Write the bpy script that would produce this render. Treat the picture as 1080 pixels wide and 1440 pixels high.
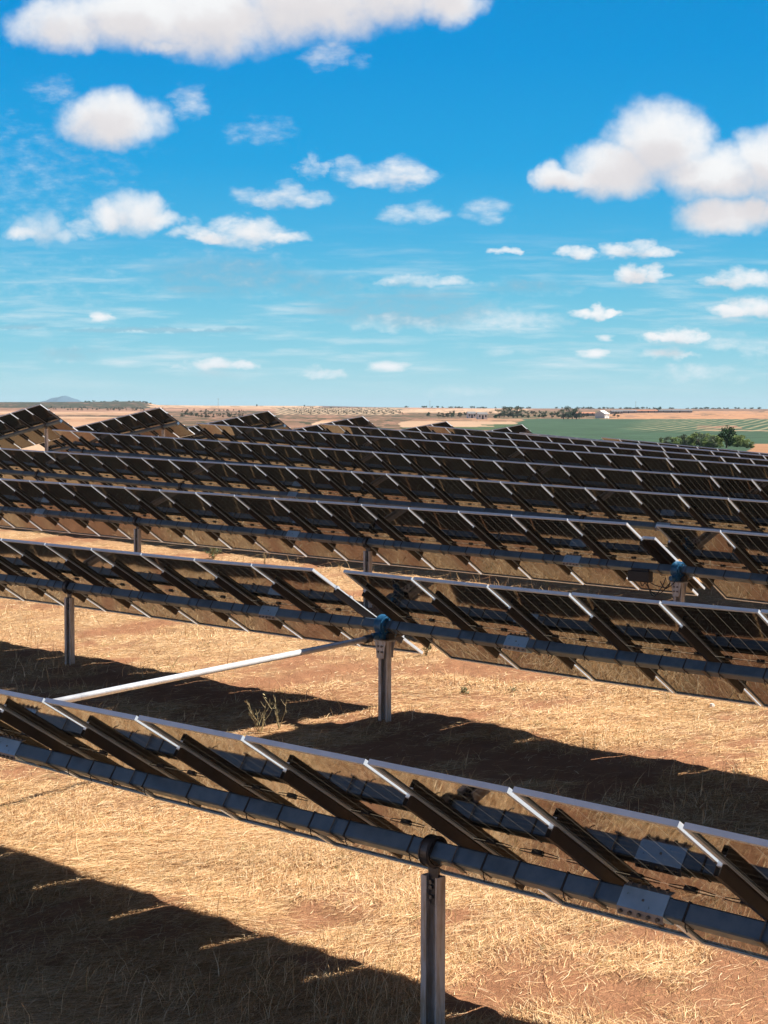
import bpy, math, random
import numpy as np
from mathutils import Matrix, Vector

random.seed(7)
rng = np.random.default_rng(7)
scene = bpy.context.scene
for _o in list(bpy.data.objects):
    bpy.data.objects.remove(_o)
COL = scene.collection
R = math.radians

# ------------------------------------------------------------------ camera
F_PX, PITCH, ROLL, YAW = 2415.4, 0.0588, -0.0025, 0.7876
fw = Vector((-math.sin(YAW) * math.cos(PITCH), math.cos(YAW) * math.cos(PITCH), -math.sin(PITCH)))
rt0 = Vector((math.cos(YAW), math.sin(YAW), 0))
dn0 = fw.cross(rt0)
rt = rt0 * math.cos(ROLL) + dn0 * math.sin(ROLL)
dn = -rt0 * math.sin(ROLL) + dn0 * math.cos(ROLL)
cam_data = bpy.data.cameras.new("camera")
cam = bpy.data.objects.new("camera", cam_data)
COL.objects.link(cam)
cam.matrix_world = Matrix(((rt.x, -dn.x, -fw.x, 0), (rt.y, -dn.y, -fw.y, 0), (rt.z, -dn.z, -fw.z, 0), (0, 0, 0, 1)))
cam_data.sensor_fit = 'VERTICAL'
cam_data.sensor_height = 36.0
cam_data.lens = 36.0 * F_PX / 1440.0
cam_data.clip_start = 0.1
cam_data.clip_end = 60000
scene.camera = cam
FH = Vector((-math.sin(YAW), math.cos(YAW), 0))      # horizontal forward
RH = Vector((math.cos(YAW), math.sin(YAW), 0))       # horizontal right
HORIZON = 578.0

# ------------------------------------------------------------------ sun and exposure
SUNV = Vector((0.42, 0.68, 1.0)).normalized()
SUN_EL = math.asin(SUNV.z)
SUN_AZ = math.atan2(SUNV.x, SUNV.y)
sd = bpy.data.lights.new("sun", 'SUN')
sd.energy = 5.0
sd.angle = R(0.5)
sd.color = (1.0, 0.93, 0.83)
sun = bpy.data.objects.new("sun", sd)
COL.objects.link(sun)
sun.rotation_euler = SUNV.to_track_quat('Z', 'Y').to_euler()
sun.location = SUNV * 50
vs = scene.view_settings
vs.view_transform = 'Standard'
vs.look = 'None'
EXPO = 1.0
vs.exposure = EXPO
vs.gamma = 1.0
vs.use_curve_mapping = False

# ------------------------------------------------------------------ node helpers
class NT:
    def __init__(s, tree):
        s.t = tree
        s.t.nodes.clear()
    def n(s, kind, **kw):
        nd = s.t.nodes.new(kind)
        for k, v in kw.items():
            setattr(nd, k, v)
        return nd
    def l(s, a, b):
        s.t.links.new(a, b)
    def inp(s, sock, v):
        if hasattr(v, 'is_linked') or isinstance(v, bpy.types.NodeSocket):
            s.l(v, sock)
        else:
            sock.default_value = v
    def math(s, op, a, b=None, c=None, clamp=False):
        nd = s.n('ShaderNodeMath', operation=op, use_clamp=clamp)
        s.inp(nd.inputs[0], a)
        if b is not None: s.inp(nd.inputs[1], b)
        if c is not None: s.inp(nd.inputs[2], c)
        return nd.outputs[0]
    def vmath(s, op, a, b=None):
        nd = s.n('ShaderNodeVectorMath', operation=op)
        s.inp(nd.inputs[0], a)
        if b is not None: s.inp(nd.inputs[1], b)
        return nd.outputs['Value'] if op in ('DOT_PRODUCT', 'LENGTH', 'DISTANCE') else nd.outputs[0]
    def mix(s, f, a, b, blend='MIX'):
        nd = s.n('ShaderNodeMix', data_type='RGBA', blend_type=blend)
        s.inp(nd.inputs[0], f)
        s.inp(nd.inputs[6], a if not isinstance(a, tuple) else (*a, 1)[:4])
        s.inp(nd.inputs[7], b if not isinstance(b, tuple) else (*b, 1)[:4])
        return nd.outputs[2]
    def ramp(s, f, stops, interp='LINEAR'):
        nd = s.n('ShaderNodeValToRGB')
        cr = nd.color_ramp
        cr.interpolation = interp
        while len(cr.elements) < len(stops): cr.elements.new(0.5)
        for e, (p, c) in zip(cr.elements, stops):
            e.position = p
            e.color = (*c, 1) if isinstance(c, tuple) else (c, c, c, 1)
        s.inp(nd.inputs[0], f)
        return nd.outputs[0]
    def noise(s, vec, scale, detail=4, rough=0.55, dist=0.0, out='Fac'):
        nd = s.n('ShaderNodeTexNoise')
        if vec is not None: s.l(vec, nd.inputs['Vector'])
        nd.inputs['Scale'].default_value = scale
        nd.inputs['Detail'].default_value = detail
        nd.inputs['Roughness'].default_value = rough
        nd.inputs['Distortion'].default_value = dist
        return nd.outputs[out]
    def smooth(s, v, a, b, lo=0.0, hi=1.0):
        nd = s.n('ShaderNodeMapRange', interpolation_type='SMOOTHSTEP')
        s.inp(nd.inputs[0], v)
        nd.inputs[1].default_value = a; nd.inputs[2].default_value = b
        nd.inputs[3].default_value = lo; nd.inputs[4].default_value = hi
        return nd.outputs[0]

# ------------------------------------------------------------------ world: Nishita sky with drifting cumulus
SKY_STRENGTH = 0.05
SKY_K = 1.0 / (SKY_STRENGTH * 2 ** EXPO)      # display-referred sky colours to radiance
world = bpy.data.worlds.new("World")
scene.world = world
world.use_nodes = True
world.cycles.sampling_method = 'MANUAL'
world.cycles.sample_map_resolution = 512
W_ = NT(world.node_tree)
tc = W_.n('ShaderNodeTexCoord')
dirv = W_.vmath('NORMALIZE', tc.outputs['Generated'])
sky = W_.n('ShaderNodeTexSky', sky_type='NISHITA')
sky.sun_disc = False
sky.sun_elevation = SUN_EL
sky.sun_rotation = SUN_AZ
sky.altitude = 300
sky.air_density = 0.6
sky.dust_density = 0.2
sky.ozone_density = 2.0
dF = W_.vmath('DOT_PRODUCT', dirv, tuple(FH))
dR = W_.vmath('DOT_PRODUCT', dirv, tuple(RH))
sep = W_.n('ShaderNodeSeparateXYZ'); W_.l(dirv, sep.inputs[0])
dZ = sep.outputs[2]
dFs = W_.math('MAXIMUM', dF, 0.05)
U = W_.math('DIVIDE', dR, dFs)
V = W_.math('DIVIDE', dZ, dFs)
comb = W_.n('ShaderNodeCombineXYZ'); W_.l(U, comb.inputs[0]); W_.l(V, comb.inputs[1])
uv = comb.outputs[0]
GRADE = [(0.0, (0.48, 0.75, 0.79)), (0.012, (0.42, 0.72, 0.785)), (0.035, (0.26, 0.64, 0.78)), (0.07, (0.135, 0.54, 0.77)),
         (0.10, (0.06, 0.45, 0.77)), (0.14, (0.012, 0.37, 0.76)), (0.20, (0.0, 0.30, 0.72)), (0.26, (0.0, 0.26, 0.66)), (0.45, (0.01, 0.2, 0.55))]
grad = W_.ramp(dZ, GRADE)
# the clear-sky colour deepens from the pale horizon to saturated blue, Nishita carries the rest of the dome
gs = W_.vmath('SCALE', grad); gs.node.inputs['Scale'].default_value = SKY_K
lowmask = W_.smooth(dZ, 0.3, 0.6, 1.0, 0.0)
fwd = W_.smooth(dF, 0.2, 0.6)
lowmask = W_.math('MULTIPLY', lowmask, fwd)
hs = W_.n('ShaderNodeHueSaturation'); hs.inputs['Saturation'].default_value = 1.0; W_.l(sky.outputs[0], hs.inputs['Color'])
skyc = W_.mix(lowmask, hs.outputs[0], gs)
# clouds: (x, y, half width, half height, weight, tone) on the photo's angular scale
CL = [(100, 45, 90, 42, .9, 0), (200, 30, 120, 58, 1, 0), (300, 32, 125, 66, 1, 0), (430, 5, 140, 72, 1, 0), (545, -10, 120, 62, 1, 0), (625, 10, 62, 42, .95, 0),
      (250, 72, 60, 28, .7, 0), (462, 82, 38, 26, .42, 0), (505, 95, 18, 12, .3, 0),
      (925, 205, 82, 66, 1, 0), (862, 243, 80, 44, 1, 0), (795, 255, 58, 30, .95, 0), (1000, 245, 90, 48, 1, 0), (1085, 235, 75, 58, 1, 0), (1020, 303, 85, 30, .95, 0), (1090, 300, 60, 40, .95, 0),
      (162, 177, 80, 46, 1, 0), (270, 150, 30, 26, .42, 0), (80, 135, 34, 20, .3, 0), (370, 190, 50, 20, .25, 0),
      (185, 310, 68, 36, .8, 0), (65, 328, 58, 34, .62, 0), (125, 322, 40, 24, .5, 0),
      (345, 333, 92, 26, .85, 0), (268, 328, 36, 20, .6, 0),
      (400, 282, 66, 24, .66, 0), (350, 278, 26, 14, .45, 0), (442, 236, 28, 24, .5, 0), (545, 252, 78, 25, .7, 0), (490, 238, 22, 22, .4, 0),
      (585, 305, 56, 18, .52, 0), (682, 298, 36, 20, .46, 0),
      (712, 354, 28, 12, .8, 0), (808, 357, 34, 13, .85, 0), (893, 352, 54, 16, .85, 0), (897, 386, 38, 22, .95, 0), (835, 440, 42, 13, 1, 0),
      (1040, 393, 70, 18, .85, 0), (1055, 434, 72, 21, 1, 0), (950, 474, 54, 14, 1, 0), (852, 475, 16, 6, .6, 0), (835, 497, 26, 8, .9, 0), (935, 497, 46, 12, .62, 0),
      (1020, 480, 46, 14, .42, 0), (1070, 492, 36, 14, .45, 0),
      (320, 390, 130, 34, .40, 1), (440, 402, 90, 22, .32, 1), (640, 452, 170, 24, .55, .3), (590, 397, 80, 12, .55, .2), (560, 432, 150, 32, .34, 1), (740, 405, 90, 12, .3, .8),
      (143, 448, 20, 9, .8, 0), (310, 512, 50, 15, .88, 0), (268, 516, 34, 11, .5, 0), (455, 525, 36, 11, .62, 0), (545, 516, 34, 9, .78, 0), (175, 510, 46, 9, .42, 0), (100, 500, 60, 12, .33, .5),
      (220, 466, 170, 5, .42, 1), (30, 462, 50, 5, .4, 1), (980, 525, 80, 14, .42, 0), (700, 495, 28, 7, .35, 0), (650, 550, 60, 10, .32, 0), (20, 255, 170, 90, .17, 0), (60, 400, 170, 46, .15, .2), (500, 480, 60, 5, .35, .2),
      (1400, 150, 180, 60, 1, 0), (1300, 420, 120, 22, .9, 0), (-250, 120, 170, 70, 1, 0), (-200, 400, 110, 20, .8, 0), (-350, 480, 130, 16, .8, 0), (1500, 480, 120, 15, .8, 0)]
def warp(vec, scl, amp, stretch):
    sv = W_.vmath('MULTIPLY', vec, stretch)
    wn = W_.n('ShaderNodeTexNoise'); W_.l(sv, wn.inputs['Vector']); wn.inputs['Scale'].default_value = scl; wn.inputs['Detail'].default_value = 6; wn.inputs['Roughness'].default_value = 0.6
    return W_.vmath('ADD', vec, W_.vmath('MULTIPLY', W_.vmath('SUBTRACT', wn.outputs['Color'], (0.5, 0.5, 0.5)), amp))
def cloud_field(vec, clouds, size=1.0):
    acc = None
    for (x, y, a, b, wt, tone) in clouds:
        c = ((x - 540) / F_PX, (HORIZON - y) / F_PX, 0)
        d = W_.vmath('SUBTRACT', vec, c)
        d = W_.vmath('MULTIPLY', d, (F_PX / (a * size), F_PX / (b * size), 0))
        q = W_.vmath('DOT_PRODUCT', d, d)
        m = W_.math('MULTIPLY_ADD', q, -wt * 0.75, wt)          # weight * (1 - .75 r^2)
        acc = m if acc is None else W_.math('MAXIMUM', acc, m)
    return acc
BIG = [c for c in CL if c[3] >= 28 and c[4] > .55]
MEDC = [c for c in CL if c not in BIG and c[3] > 9]
THIN = [c for c in CL if c not in BIG and c[3] <= 9]
def lumpy(clouds, seed):
    r_ = random.Random(seed); out = []
    for (x, y, a, b, wt, tone) in clouds:
        if b < 9 or wt < .5 or a < 20: out.append((x, y, a, b, wt, tone)); continue
        n_ = 3 if a < 45 else 4
        for i in range(n_):
            t_ = (i + .5) / n_ * 2 - 1 + r_.uniform(-.12, .12)
            h_ = b * r_.uniform(.55, 1.0) * (1 - .45 * t_ * t_)
            out.append((x + t_ * a * .66, y + b * .42 - h_ * .62, a * r_.uniform(.42, .58), h_, wt * r_.uniform(.85, 1.05), tone))
        out.append((x, y + b * .22, a * .95, b * .42, wt * .8, tone))
    return out
BIG = [c for c in BIG if c[3] > 40 or c[2] > 78] + lumpy([c for c in BIG if not (c[3] > 40 or c[2] > 78)], 3)
MEDC = lumpy(MEDC, 4)
uvw = warp(uv, 46, (0.026, 0.016, 0), (1, 1, 1))
uvm = warp(uv, 75, (0.022, 0.011, 0), (1, 1.5, 1))
uvt = warp(uv, 70, (0.022, 0.0024, 0), (1, 2.5, 1))
fbm = W_.noise(uv, 62, 8, 0.58)
fbm_m = W_.noise(W_.vmath('MULTIPLY', uv, (1, 2.0, 1)), 85, 7, 0.6)
fbm_t = W_.noise(W_.vmath('MULTIPLY', uv, (1, 7.0, 1)), 60, 4, 0.6)
fbm2 = W_.noise(uv, 22, 5, 0.55)
def cen(v, k): return W_.math('MULTIPLY', W_.math('SUBTRACT', v, 0.5), k)
dens = W_.math('ADD', cloud_field(uvw, BIG, .95), cen(fbm, 0.62))
dm = W_.math('ADD', cloud_field(uvm, MEDC, 1.0), cen(fbm_m, 0.95))
dm = W_.math('MULTIPLY', dm, 0.86)
dt = W_.math('ADD', cloud_field(uvt, THIN), cen(fbm_t, 0.5))
dens = W_.math('MAXIMUM', dens, W_.math('MAXIMUM', dm, dt))
alpha = W_.smooth(dens, 0.0, 0.92)
# a thin veil of broken streaks low over the horizon
veil = W_.smooth(W_.noise(W_.vmath('MULTIPLY', uv, (1, 9.0, 1)), 13, 6, 0.6), 0.44, 0.76, 0.0, 0.55)
veil = W_.math('MULTIPLY', veil, W_.math('MULTIPLY', W_.smooth(V, 0.005, 0.03), W_.smooth(V, 0.115, 0.06)))
alpha = W_.math('MAXIMUM', alpha, veil)
# lit tops, greyer bellies: compare with the field a little higher up
up = W_.vmath('ADD', uvw, (0.007, 0.0185, 0))
field_up = cloud_field(up, [c for c in BIG if c[3] > 30])
up2 = W_.vmath('ADD', uvw, (0.003, 0.0065, 0))
field_up2 = cloud_field(up2, [c for c in CL if 12 < c[3] <= 46 and c[4] > .55 and c[5] == 0])
su = W_.math('MAXIMUM', W_.math('MULTIPLY', field_up, 0.98), W_.math('MULTIPLY', field_up2, 0.85))
shade = W_.smooth(W_.math('ADD', su, cen(fbm2, 1.0)), -0.1, 1.15)
lit = W_.ramp(shade, [(0.0, (0.95, 0.96, 0.97)), (0.45, (0.90, 0.905, 0.92)), (0.75, (0.80, 0.775, 0.79)), (1.0, (0.74, 0.715, 0.735))])
greyf = cloud_field(uvw, [c for c in CL if c[5] >= .5])
greym = W_.math('MULTIPLY', W_.smooth(greyf, 0.0, 0.3), W_.smooth(dens, 0.8, 0.3))
lit = W_.mix(greym, lit, (0.38, 0.50, 0.60))
lits = W_.vmath('SCALE', lit); lits.node.inputs['Scale'].default_value = SKY_K
alpha = W_.math('MULTIPLY', alpha, W_.math('MULTIPLY', fwd, W_.smooth(dZ, -0.001, 0.01)))
fin = W_.mix(alpha, skyc, lits)
bg = W_.n('ShaderNodeBackground')
W_.l(fin, bg.inputs[0])
bg.inputs[1].default_value = SKY_STRENGTH
wo = W_.n('ShaderNodeOutputWorld'); W_.l(bg.outputs[0], wo.inputs[0])

# ------------------------------------------------------------------ materials
def new_mat(name):
    m = bpy.data.materials.new(name)
    m.use_nodes = True
    return m, NT(m.node_tree)
def principled(nt, base=None, rough=0.5, metal=0.0, spec=0.5, normal=None):
    b = nt.n('ShaderNodeBsdfPrincipled')
    if base is not None: nt.inp(b.inputs['Base Color'], (*base, 1) if isinstance(base, tuple) else base)
    nt.inp(b.inputs['Roughness'], rough)
    nt.inp(b.inputs['Metallic'], metal)
    b.inputs['Specular IOR Level'].default_value = spec
    if normal is not None: nt.l(normal, b.inputs['Normal'])
    o = nt.n('ShaderNodeOutputMaterial')
    nt.l(b.outputs[0], o.inputs[0])
    return b
def mottled(name, c0, c1, scale, rough=0.5, metal=0.0, bump=0.0, detail=5, spec=0.5, stretch=None):
    m, nt = new_mat(name)
    t = nt.n('ShaderNodeTexCoord')
    v = t.outputs['Object']
    if stretch: v = nt.vmath('MULTIPLY', v, stretch)
    f = nt.noise(v, scale, detail, 0.6)
    f = nt.smooth(f, 0.3, 0.7)
    col = nt.mix(f, c0, c1)
    rr = nt.math('MULTIPLY_ADD', f, 0.15, rough - 0.07)
    nrm = None
    if bump:
        bn = nt.n('ShaderNodeBump'); bn.inputs['Strength'].default_value = bump; bn.inputs['Distance'].default_value = 0.01
        nt.l(nt.noise(v, scale * 4, 4), bn.inputs['Height']); nrm = bn.outputs[0]
    principled(nt, col, rr, metal, spec, nrm)
    return m
M = {}
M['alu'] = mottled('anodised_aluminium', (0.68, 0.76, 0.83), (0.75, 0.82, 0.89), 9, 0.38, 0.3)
M['tube'] = mottled('galvanised_tube_steel', (0.095, 0.16, 0.235), (0.14, 0.215, 0.30), 9, 0.40, 0.5, 0.05)  # blue of the reflected sky put into the steel's base colour
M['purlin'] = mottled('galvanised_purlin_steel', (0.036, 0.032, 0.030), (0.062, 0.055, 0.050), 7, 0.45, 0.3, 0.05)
M['plate'] = mottled('bright_zinc_plate', (0.30, 0.50, 0.72), (0.36, 0.56, 0.78), 12, 0.34, 0.5)  # base colour carries the reflected sky's blue as well
M['flange'] = mottled('zinc_flange', (0.34, 0.34, 0.36), (0.42, 0.42, 0.44), 12, 0.45, 0.4)
M['bolt'] = mottled('dull_bolt_steel', (0.12, 0.12, 0.125), (0.2, 0.2, 0.2), 40, 0.45, 0.7)
M['black'] = mottled('black_polymer', (0.012, 0.012, 0.013), (0.025, 0.025, 0.027), 30, 0.55, 0.0)
M['strap'] = mottled('dark_forged_strap', (0.05, 0.055, 0.065), (0.09, 0.095, 0.11), 14, 0.4, 0.4, 0.1)
M['motor'] = mottled('blue_gearbox_paint', (0.012, 0.085, 0.19), (0.03, 0.15, 0.29), 16, 0.38, 0.2, 0.1)
M['shaft'] = mottled('bright_drive_tube', (0.66, 0.68, 0.71), (0.78, 0.80, 0.83), 9, 0.34, 0.35, 0.08)
# weathered post: galvanised grey with brown streaks running down it
m, nt = new_mat('weathered_galvanised_post')
t = nt.n('ShaderNodeTexCoord')
v1 = nt.vmath('MULTIPLY', t.outputs['Object'], (26, 26, 3.2))
f1 = nt.smooth(nt.noise(v1, 1.0, 6, 0.65), 0.42, 0.66)
v2 = nt.vmath('MULTIPLY', t.outputs['Object'], (7, 7, 14))
f2 = nt.smooth(nt.noise(v2, 1.0, 5, 0.6), 0.5, 0.7)
c = nt.mix(f1, (0.60, 0.59, 0.59), (0.40, 0.33, 0.25))
c = nt.mix(nt.math('MULTIPLY', f2, 0.6), c, (0.42, 0.41, 0.40))
principled(nt, c, 0.5, 0.1)
M['post'] = m

# laminate: dark bifacial cells under glass, see-through gaps between the cells
MOD_W, MOD_L = 1.125, 2.263
def laminate(name, back):
    m, nt = new_mat(name)
    t = nt.n('ShaderNodeTexCoord')
    s = nt.n('ShaderNodeSeparateXYZ'); nt.l(t.outputs['Object'], s.inputs[0])
    px = nt.math('DIVIDE', nt.math('SUBTRACT', s.outputs[0], 0.020 + 0.018), (MOD_W - 0.036) / 6)
    ax = nt.math('ABSOLUTE', nt.math('SUBTRACT', nt.math('FRACT', px), 0.5))
    gx = nt.math('GREATER_THAN', ax, 0.5 - 0.0022 / 0.1795)
    py = nt.math('DIVIDE', s.outputs[1], 0.0925)
    ay = nt.math('ABSOLUTE', nt.math('SUBTRACT', nt.math('FRACT', py), 0.5))
    gy = nt.math('GREATER_THAN', ay, 0.5 - 0.00042 / 0.0925)
    mid = nt.math('LESS_THAN', nt.math('ABSOLUTE', s.outputs[1]), 0.0035)
    gap = nt.math('MAXIMUM', nt.math('MAXIMUM', gx, gy), mid)
    oi = nt.n('ShaderNodeObjectInfo'); rs = nt.vmath('SCALE', (1.0, 1.7, 0.6)); nt.l(nt.math('MULTIPLY', oi.outputs['Random'], 40), rs.node.inputs['Scale'])
    dirt = nt.noise(nt.vmath('ADD', t.outputs['Object'], rs), 3.0, 5, 0.6)
    rough = nt.math('MULTIPLY_ADD', dirt, 0.06, 0.015)
    # silver fingers on the cell make a faint sheen
    b = nt.n('ShaderNodeBsdfPrincipled')
    b.inputs['Base Color'].default_value = (0.004, 0.0038, 0.0038, 1)
    nt.l(rough, b.inputs['Roughness'])
    b.inputs['IOR'].default_value = 1.52
    b.inputs['Coat Weight'].default_value = 0.2; b.inputs['Coat Roughness'].default_value = 0.04
    b.inputs['Specular IOR Level'].default_value = 0.64
    if back:
        tr = nt.n('ShaderNodeBsdfTranslucent'); tr.inputs[0].default_value = (0.15, 0.13, 0.10, 1)
        gl = nt.n('ShaderNodeBsdfGlossy'); gl.inputs[0].default_value = (1, 1, 1, 1); gl.inputs[1].default_value = 0.05
        fr = nt.n('ShaderNodeFresnel'); fr.inputs[0].default_value = 1.5
        g = nt.n('ShaderNodeMixShader'); nt.l(fr.outputs[0], g.inputs[0]); nt.l(tr.outputs[0], g.inputs[1]); nt.l(gl.outputs[0], g.inputs[2])
        gsh = g.outputs[0]
    else:
        tr = nt.n('ShaderNodeBsdfTransparent'); tr.inputs[0].default_value = (0.9, 0.9, 0.9, 1)
        gsh = tr.outputs[0]
    mx = nt.n('ShaderNodeMixShader')
    nt.l(gap, mx.inputs[0]); nt.l(b.outputs[0], mx.inputs[1]); nt.l(gsh, mx.inputs[2])
    o = nt.n('ShaderNodeOutputMaterial'); nt.l(mx.outputs[0], o.inputs[0])
    return m
M['lam_back'] = laminate('bifacial_cells_rear_glass', True)
M['lam_front'] = laminate('bifacial_cells_front_glass', False)

def attr_mat(name, attr, rough=0.8, trans=0.0, spec=0.2):
    m, nt = new_mat(name)
    a = nt.n('ShaderNodeAttribute'); a.attribute_name = attr
    if trans:
        d = nt.n('ShaderNodeBsdfDiffuse'); nt.l(a.outputs['Color'], d.inputs[0])
        tl = nt.n('ShaderNodeBsdfTranslucent'); nt.l(a.outputs['Color'], tl.inputs[0])
        x = nt.n('ShaderNodeMixShader'); x.inputs[0].default_value = trans
        nt.l(d.outputs[0], x.inputs[1]); nt.l(tl.outputs[0], x.inputs[2])
        o = nt.n('ShaderNodeOutputMaterial'); nt.l(x.outputs[0], o.inputs[0])
    else:
        principled(nt, a.outputs['Color'], rough, 0, spec)
    return m
M['straw'] = attr_mat('dry_straw_blades', 'tint', trans=0.25)
M['leaf'] = attr_mat('leaf_clumps', 'tint', trans=0.2)
M['bark'] = mottled('brown_bark', (0.07, 0.05, 0.035), (0.13, 0.1, 0.07), 6, 0.85)
M['white_wall'] = mottled('whitewashed_wall', (0.74, 0.73, 0.70), (0.8, 0.79, 0.76), 0.8, 0.8)
M['grey_wall'] = mottled('grey_render_wall', (0.22, 0.20, 0.19), (0.3, 0.27, 0.25), 0.6, 0.8)
M['roof_red'] = mottled('clay_tile_roof', (0.34, 0.14, 0.08), (0.45, 0.2, 0.12), 2.0, 0.8)
M['roof_grey'] = mottled('grey_sheet_roof', (0.13, 0.13, 0.135), (0.2, 0.2, 0.205), 0.5, 0.6)
M['dark_glass'] = mottled('dark_window', (0.02, 0.022, 0.025), (0.04, 0.04, 0.045), 3, 0.2)
M['wood_pole'] = mottled('grey_wooden_pole', (0.2, 0.18, 0.16), (0.3, 0.27, 0.24), 3, 0.8)
M['stone'] = mottled('pale_stone', (0.6, 0.58, 0.55), (0.75, 0.73, 0.7), 9, 0.8, 0, 0.3)
M['mountain'] = mottled('far_scrub_haze_tinted', (0.035, 0.085, 0.13), (0.05, 0.105, 0.15), 0.02, 0.9)  # blue of the distance haze put into the scrub's base colour

# ------------------------------------------------------------------ mesh helpers
class MB:
    def __init__(s):
        s.v = []; s.f = []; s.mi = []
    def add(s, verts, faces, mi=0):
        o = len(s.v)
        s.v += [tuple(p) for p in verts]
        s.f += [tuple(i + o for i in f) for f in faces]
        s.mi += [mi] * len(faces)
    def box(s, x0, x1, y0, y1, z0, z1, mi=0):
        vs_ = [(x, y, z) for x in (x0, x1) for y in (y0, y1) for z in (z0, z1)]
        s.add(vs_, [(0, 1, 3, 2), (4, 6, 7, 5), (0, 4, 5, 1), (2, 3, 7, 6), (0, 2, 6, 4), (1, 5, 7, 3)], mi)
    def bevbox(s, x0, x1, y0, y1, z0, z1, b, axis='x', mi=0):
        # box with the four long edges chamfered, extruded along axis
        def prof(a0, a1, c0, c1):
            return [(a0 + b, c0), (a1 - b, c0), (a1, c0 + b), (a1, c1 - b), (a1 - b, c1), (a0 + b, c1), (a0, c1 - b), (a0, c0 + b)]
        if axis == 'x': P = prof(y0, y1, z0, z1); s.prism([(x0, p, q) for p, q in P], [(x1, p, q) for p, q in P], mi)
        elif axis == 'y': P = prof(x0, x1, z0, z1); s.prism([(p, y0, q) for p, q in P], [(p, y1, q) for p, q in P], mi)
        else: P = prof(x0, x1, y0, y1); s.prism([(p, q, z0) for p, q in P], [(p, q, z1) for p, q in P], mi)
    def prism(s, A, B, mi=0, caps=True):
        n = len(A)
        f = [(i, (i + 1) % n, n + (i + 1) % n, n + i) for i in range(n)]
        if caps: f += [tuple(range(n))[::-1], tuple(range(n, 2 * n))]
        s.add(list(A) + list(B), f, mi)
    def tube(s, pts, rad, n=8, mi=0, caps=True):
        pts = [Vector(p) for p in pts]
        rr = rad if hasattr(rad, '__len__') else [rad] * len(pts)
        rings = []
        for i, p in enumerate(pts):
            d = (pts[min(i + 1, len(pts) - 1)] - pts[max(i - 1, 0)]).normalized()
            a = d.orthogonal().normalized() if i == 0 else (a - d * a.dot(d)).normalized()
            b_ = d.cross(a)
            rings.append([p + (a * math.cos(2 * math.pi * j / n) + b_ * math.sin(2 * math.pi * j / n)) * rr[i] for j in range(n)])
        V_ = [q for r in rings for q in r]
        f = [(i * n + j, i * n + (j + 1) % n, (i + 1) * n + (j + 1) % n, (i + 1) * n + j) for i in range(len(pts) - 1) for j in range(n)]
        if caps: f += [tuple(range(n))[::-1], tuple(range((len(pts) - 1) * n, len(pts) * n))]
        s.add(V_, f, mi)
    def ring(s, cx, cy, cz, r0, r1, x0, x1, n=28, a0=0, a1=360, mi=0, ys=1.0):
        full = abs(a1 - a0) >= 360
        A = [R(a0 + (a1 - a0) * i / n) for i in range(n + (0 if full else 1))]
        V_ = []
        for a in A:
            for (r, x) in ((r0, x0), (r1, x0), (r1, x1), (r0, x1)):
                V_.append((cx + x, cy + math.cos(a) * r * ys, cz + math.sin(a) * r))
        k = len(A); f = []
        for i in range(k if full else k - 1):
            j = (i + 1) % k
            for q in range(4):
                f.append((i * 4 + q, i * 4 + (q + 1) % 4, j * 4 + (q + 1) % 4, j * 4 + q))
        if not full: f += [(0, 1, 2, 3), (4 * k - 1, 4 * k - 2, 4 * k - 3, 4 * k - 4)]
        s.add(V_, f, mi)
    def mesh(s, name, mats, smooth=False):
        me = bpy.data.meshes.new(name)
        me.from_pydata(s.v, [], s.f)
        for m_ in mats: me.materials.append(M[m_] if isinstance(m_, str) else m_)
        me.polygons.foreach_set('material_index', s.mi)
        import bmesh
        bm = bmesh.new(); bm.from_mesh(me); bmesh.ops.recalc_face_normals(bm, faces=bm.faces); bm.to_mesh(me); bm.free()
        if smooth: me.polygons.foreach_set('use_smooth', [True] * len(me.polygons))
        me.update()
        return me

def put(name, me, parent=None, mw=None):
    o = bpy.data.objects.new(name, me)
    COL.objects.link(o)
    if parent is not None: o.parent = parent
    if mw is not None: o.matrix_basis = mw
    return o
def thing(name, label, cat, loc, group=None):
    o = bpy.data.objects.new(name, None)
    COL.objects.link(o)
    o.location = loc; o.empty_display_size = 0.3
    o['label'] = label; o['category'] = cat
    if group: o['group'] = group
    return o
def tag(o, label, cat, group=None):
    o['label'] = label; o['category'] = cat
    if group: o['group'] = group
    return o
def big_mesh(name, verts, faces, mats):
    """verts (n,3) and quads (m,4) as numpy arrays, quick path"""
    me = bpy.data.meshes.new(name)
    n, m_ = len(verts), len(faces); k = faces.shape[1]
    me.vertices.add(n); me.vertices.foreach_set('co', np.ascontiguousarray(verts, np.float32).ravel())
    me.loops.add(m_ * k); me.loops.foreach_set('vertex_index', np.ascontiguousarray(faces, np.int32).ravel())
    me.polygons.add(m_); me.polygons.foreach_set('loop_start', np.arange(m_, dtype=np.int32) * k)
    me.update(calc_edges=True)
    for q in mats: me.materials.append(M[q] if isinstance(q, str) else q)
    return me
def set_tint(me, rgb):
    a = me.attributes.new('tint', 'FLOAT_COLOR', 'POINT')
    c4 = np.ones((len(rgb), 4), np.float32); c4[:, :rgb.shape[1]] = rgb
    a.data.foreach_set('color', c4.ravel())

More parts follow.
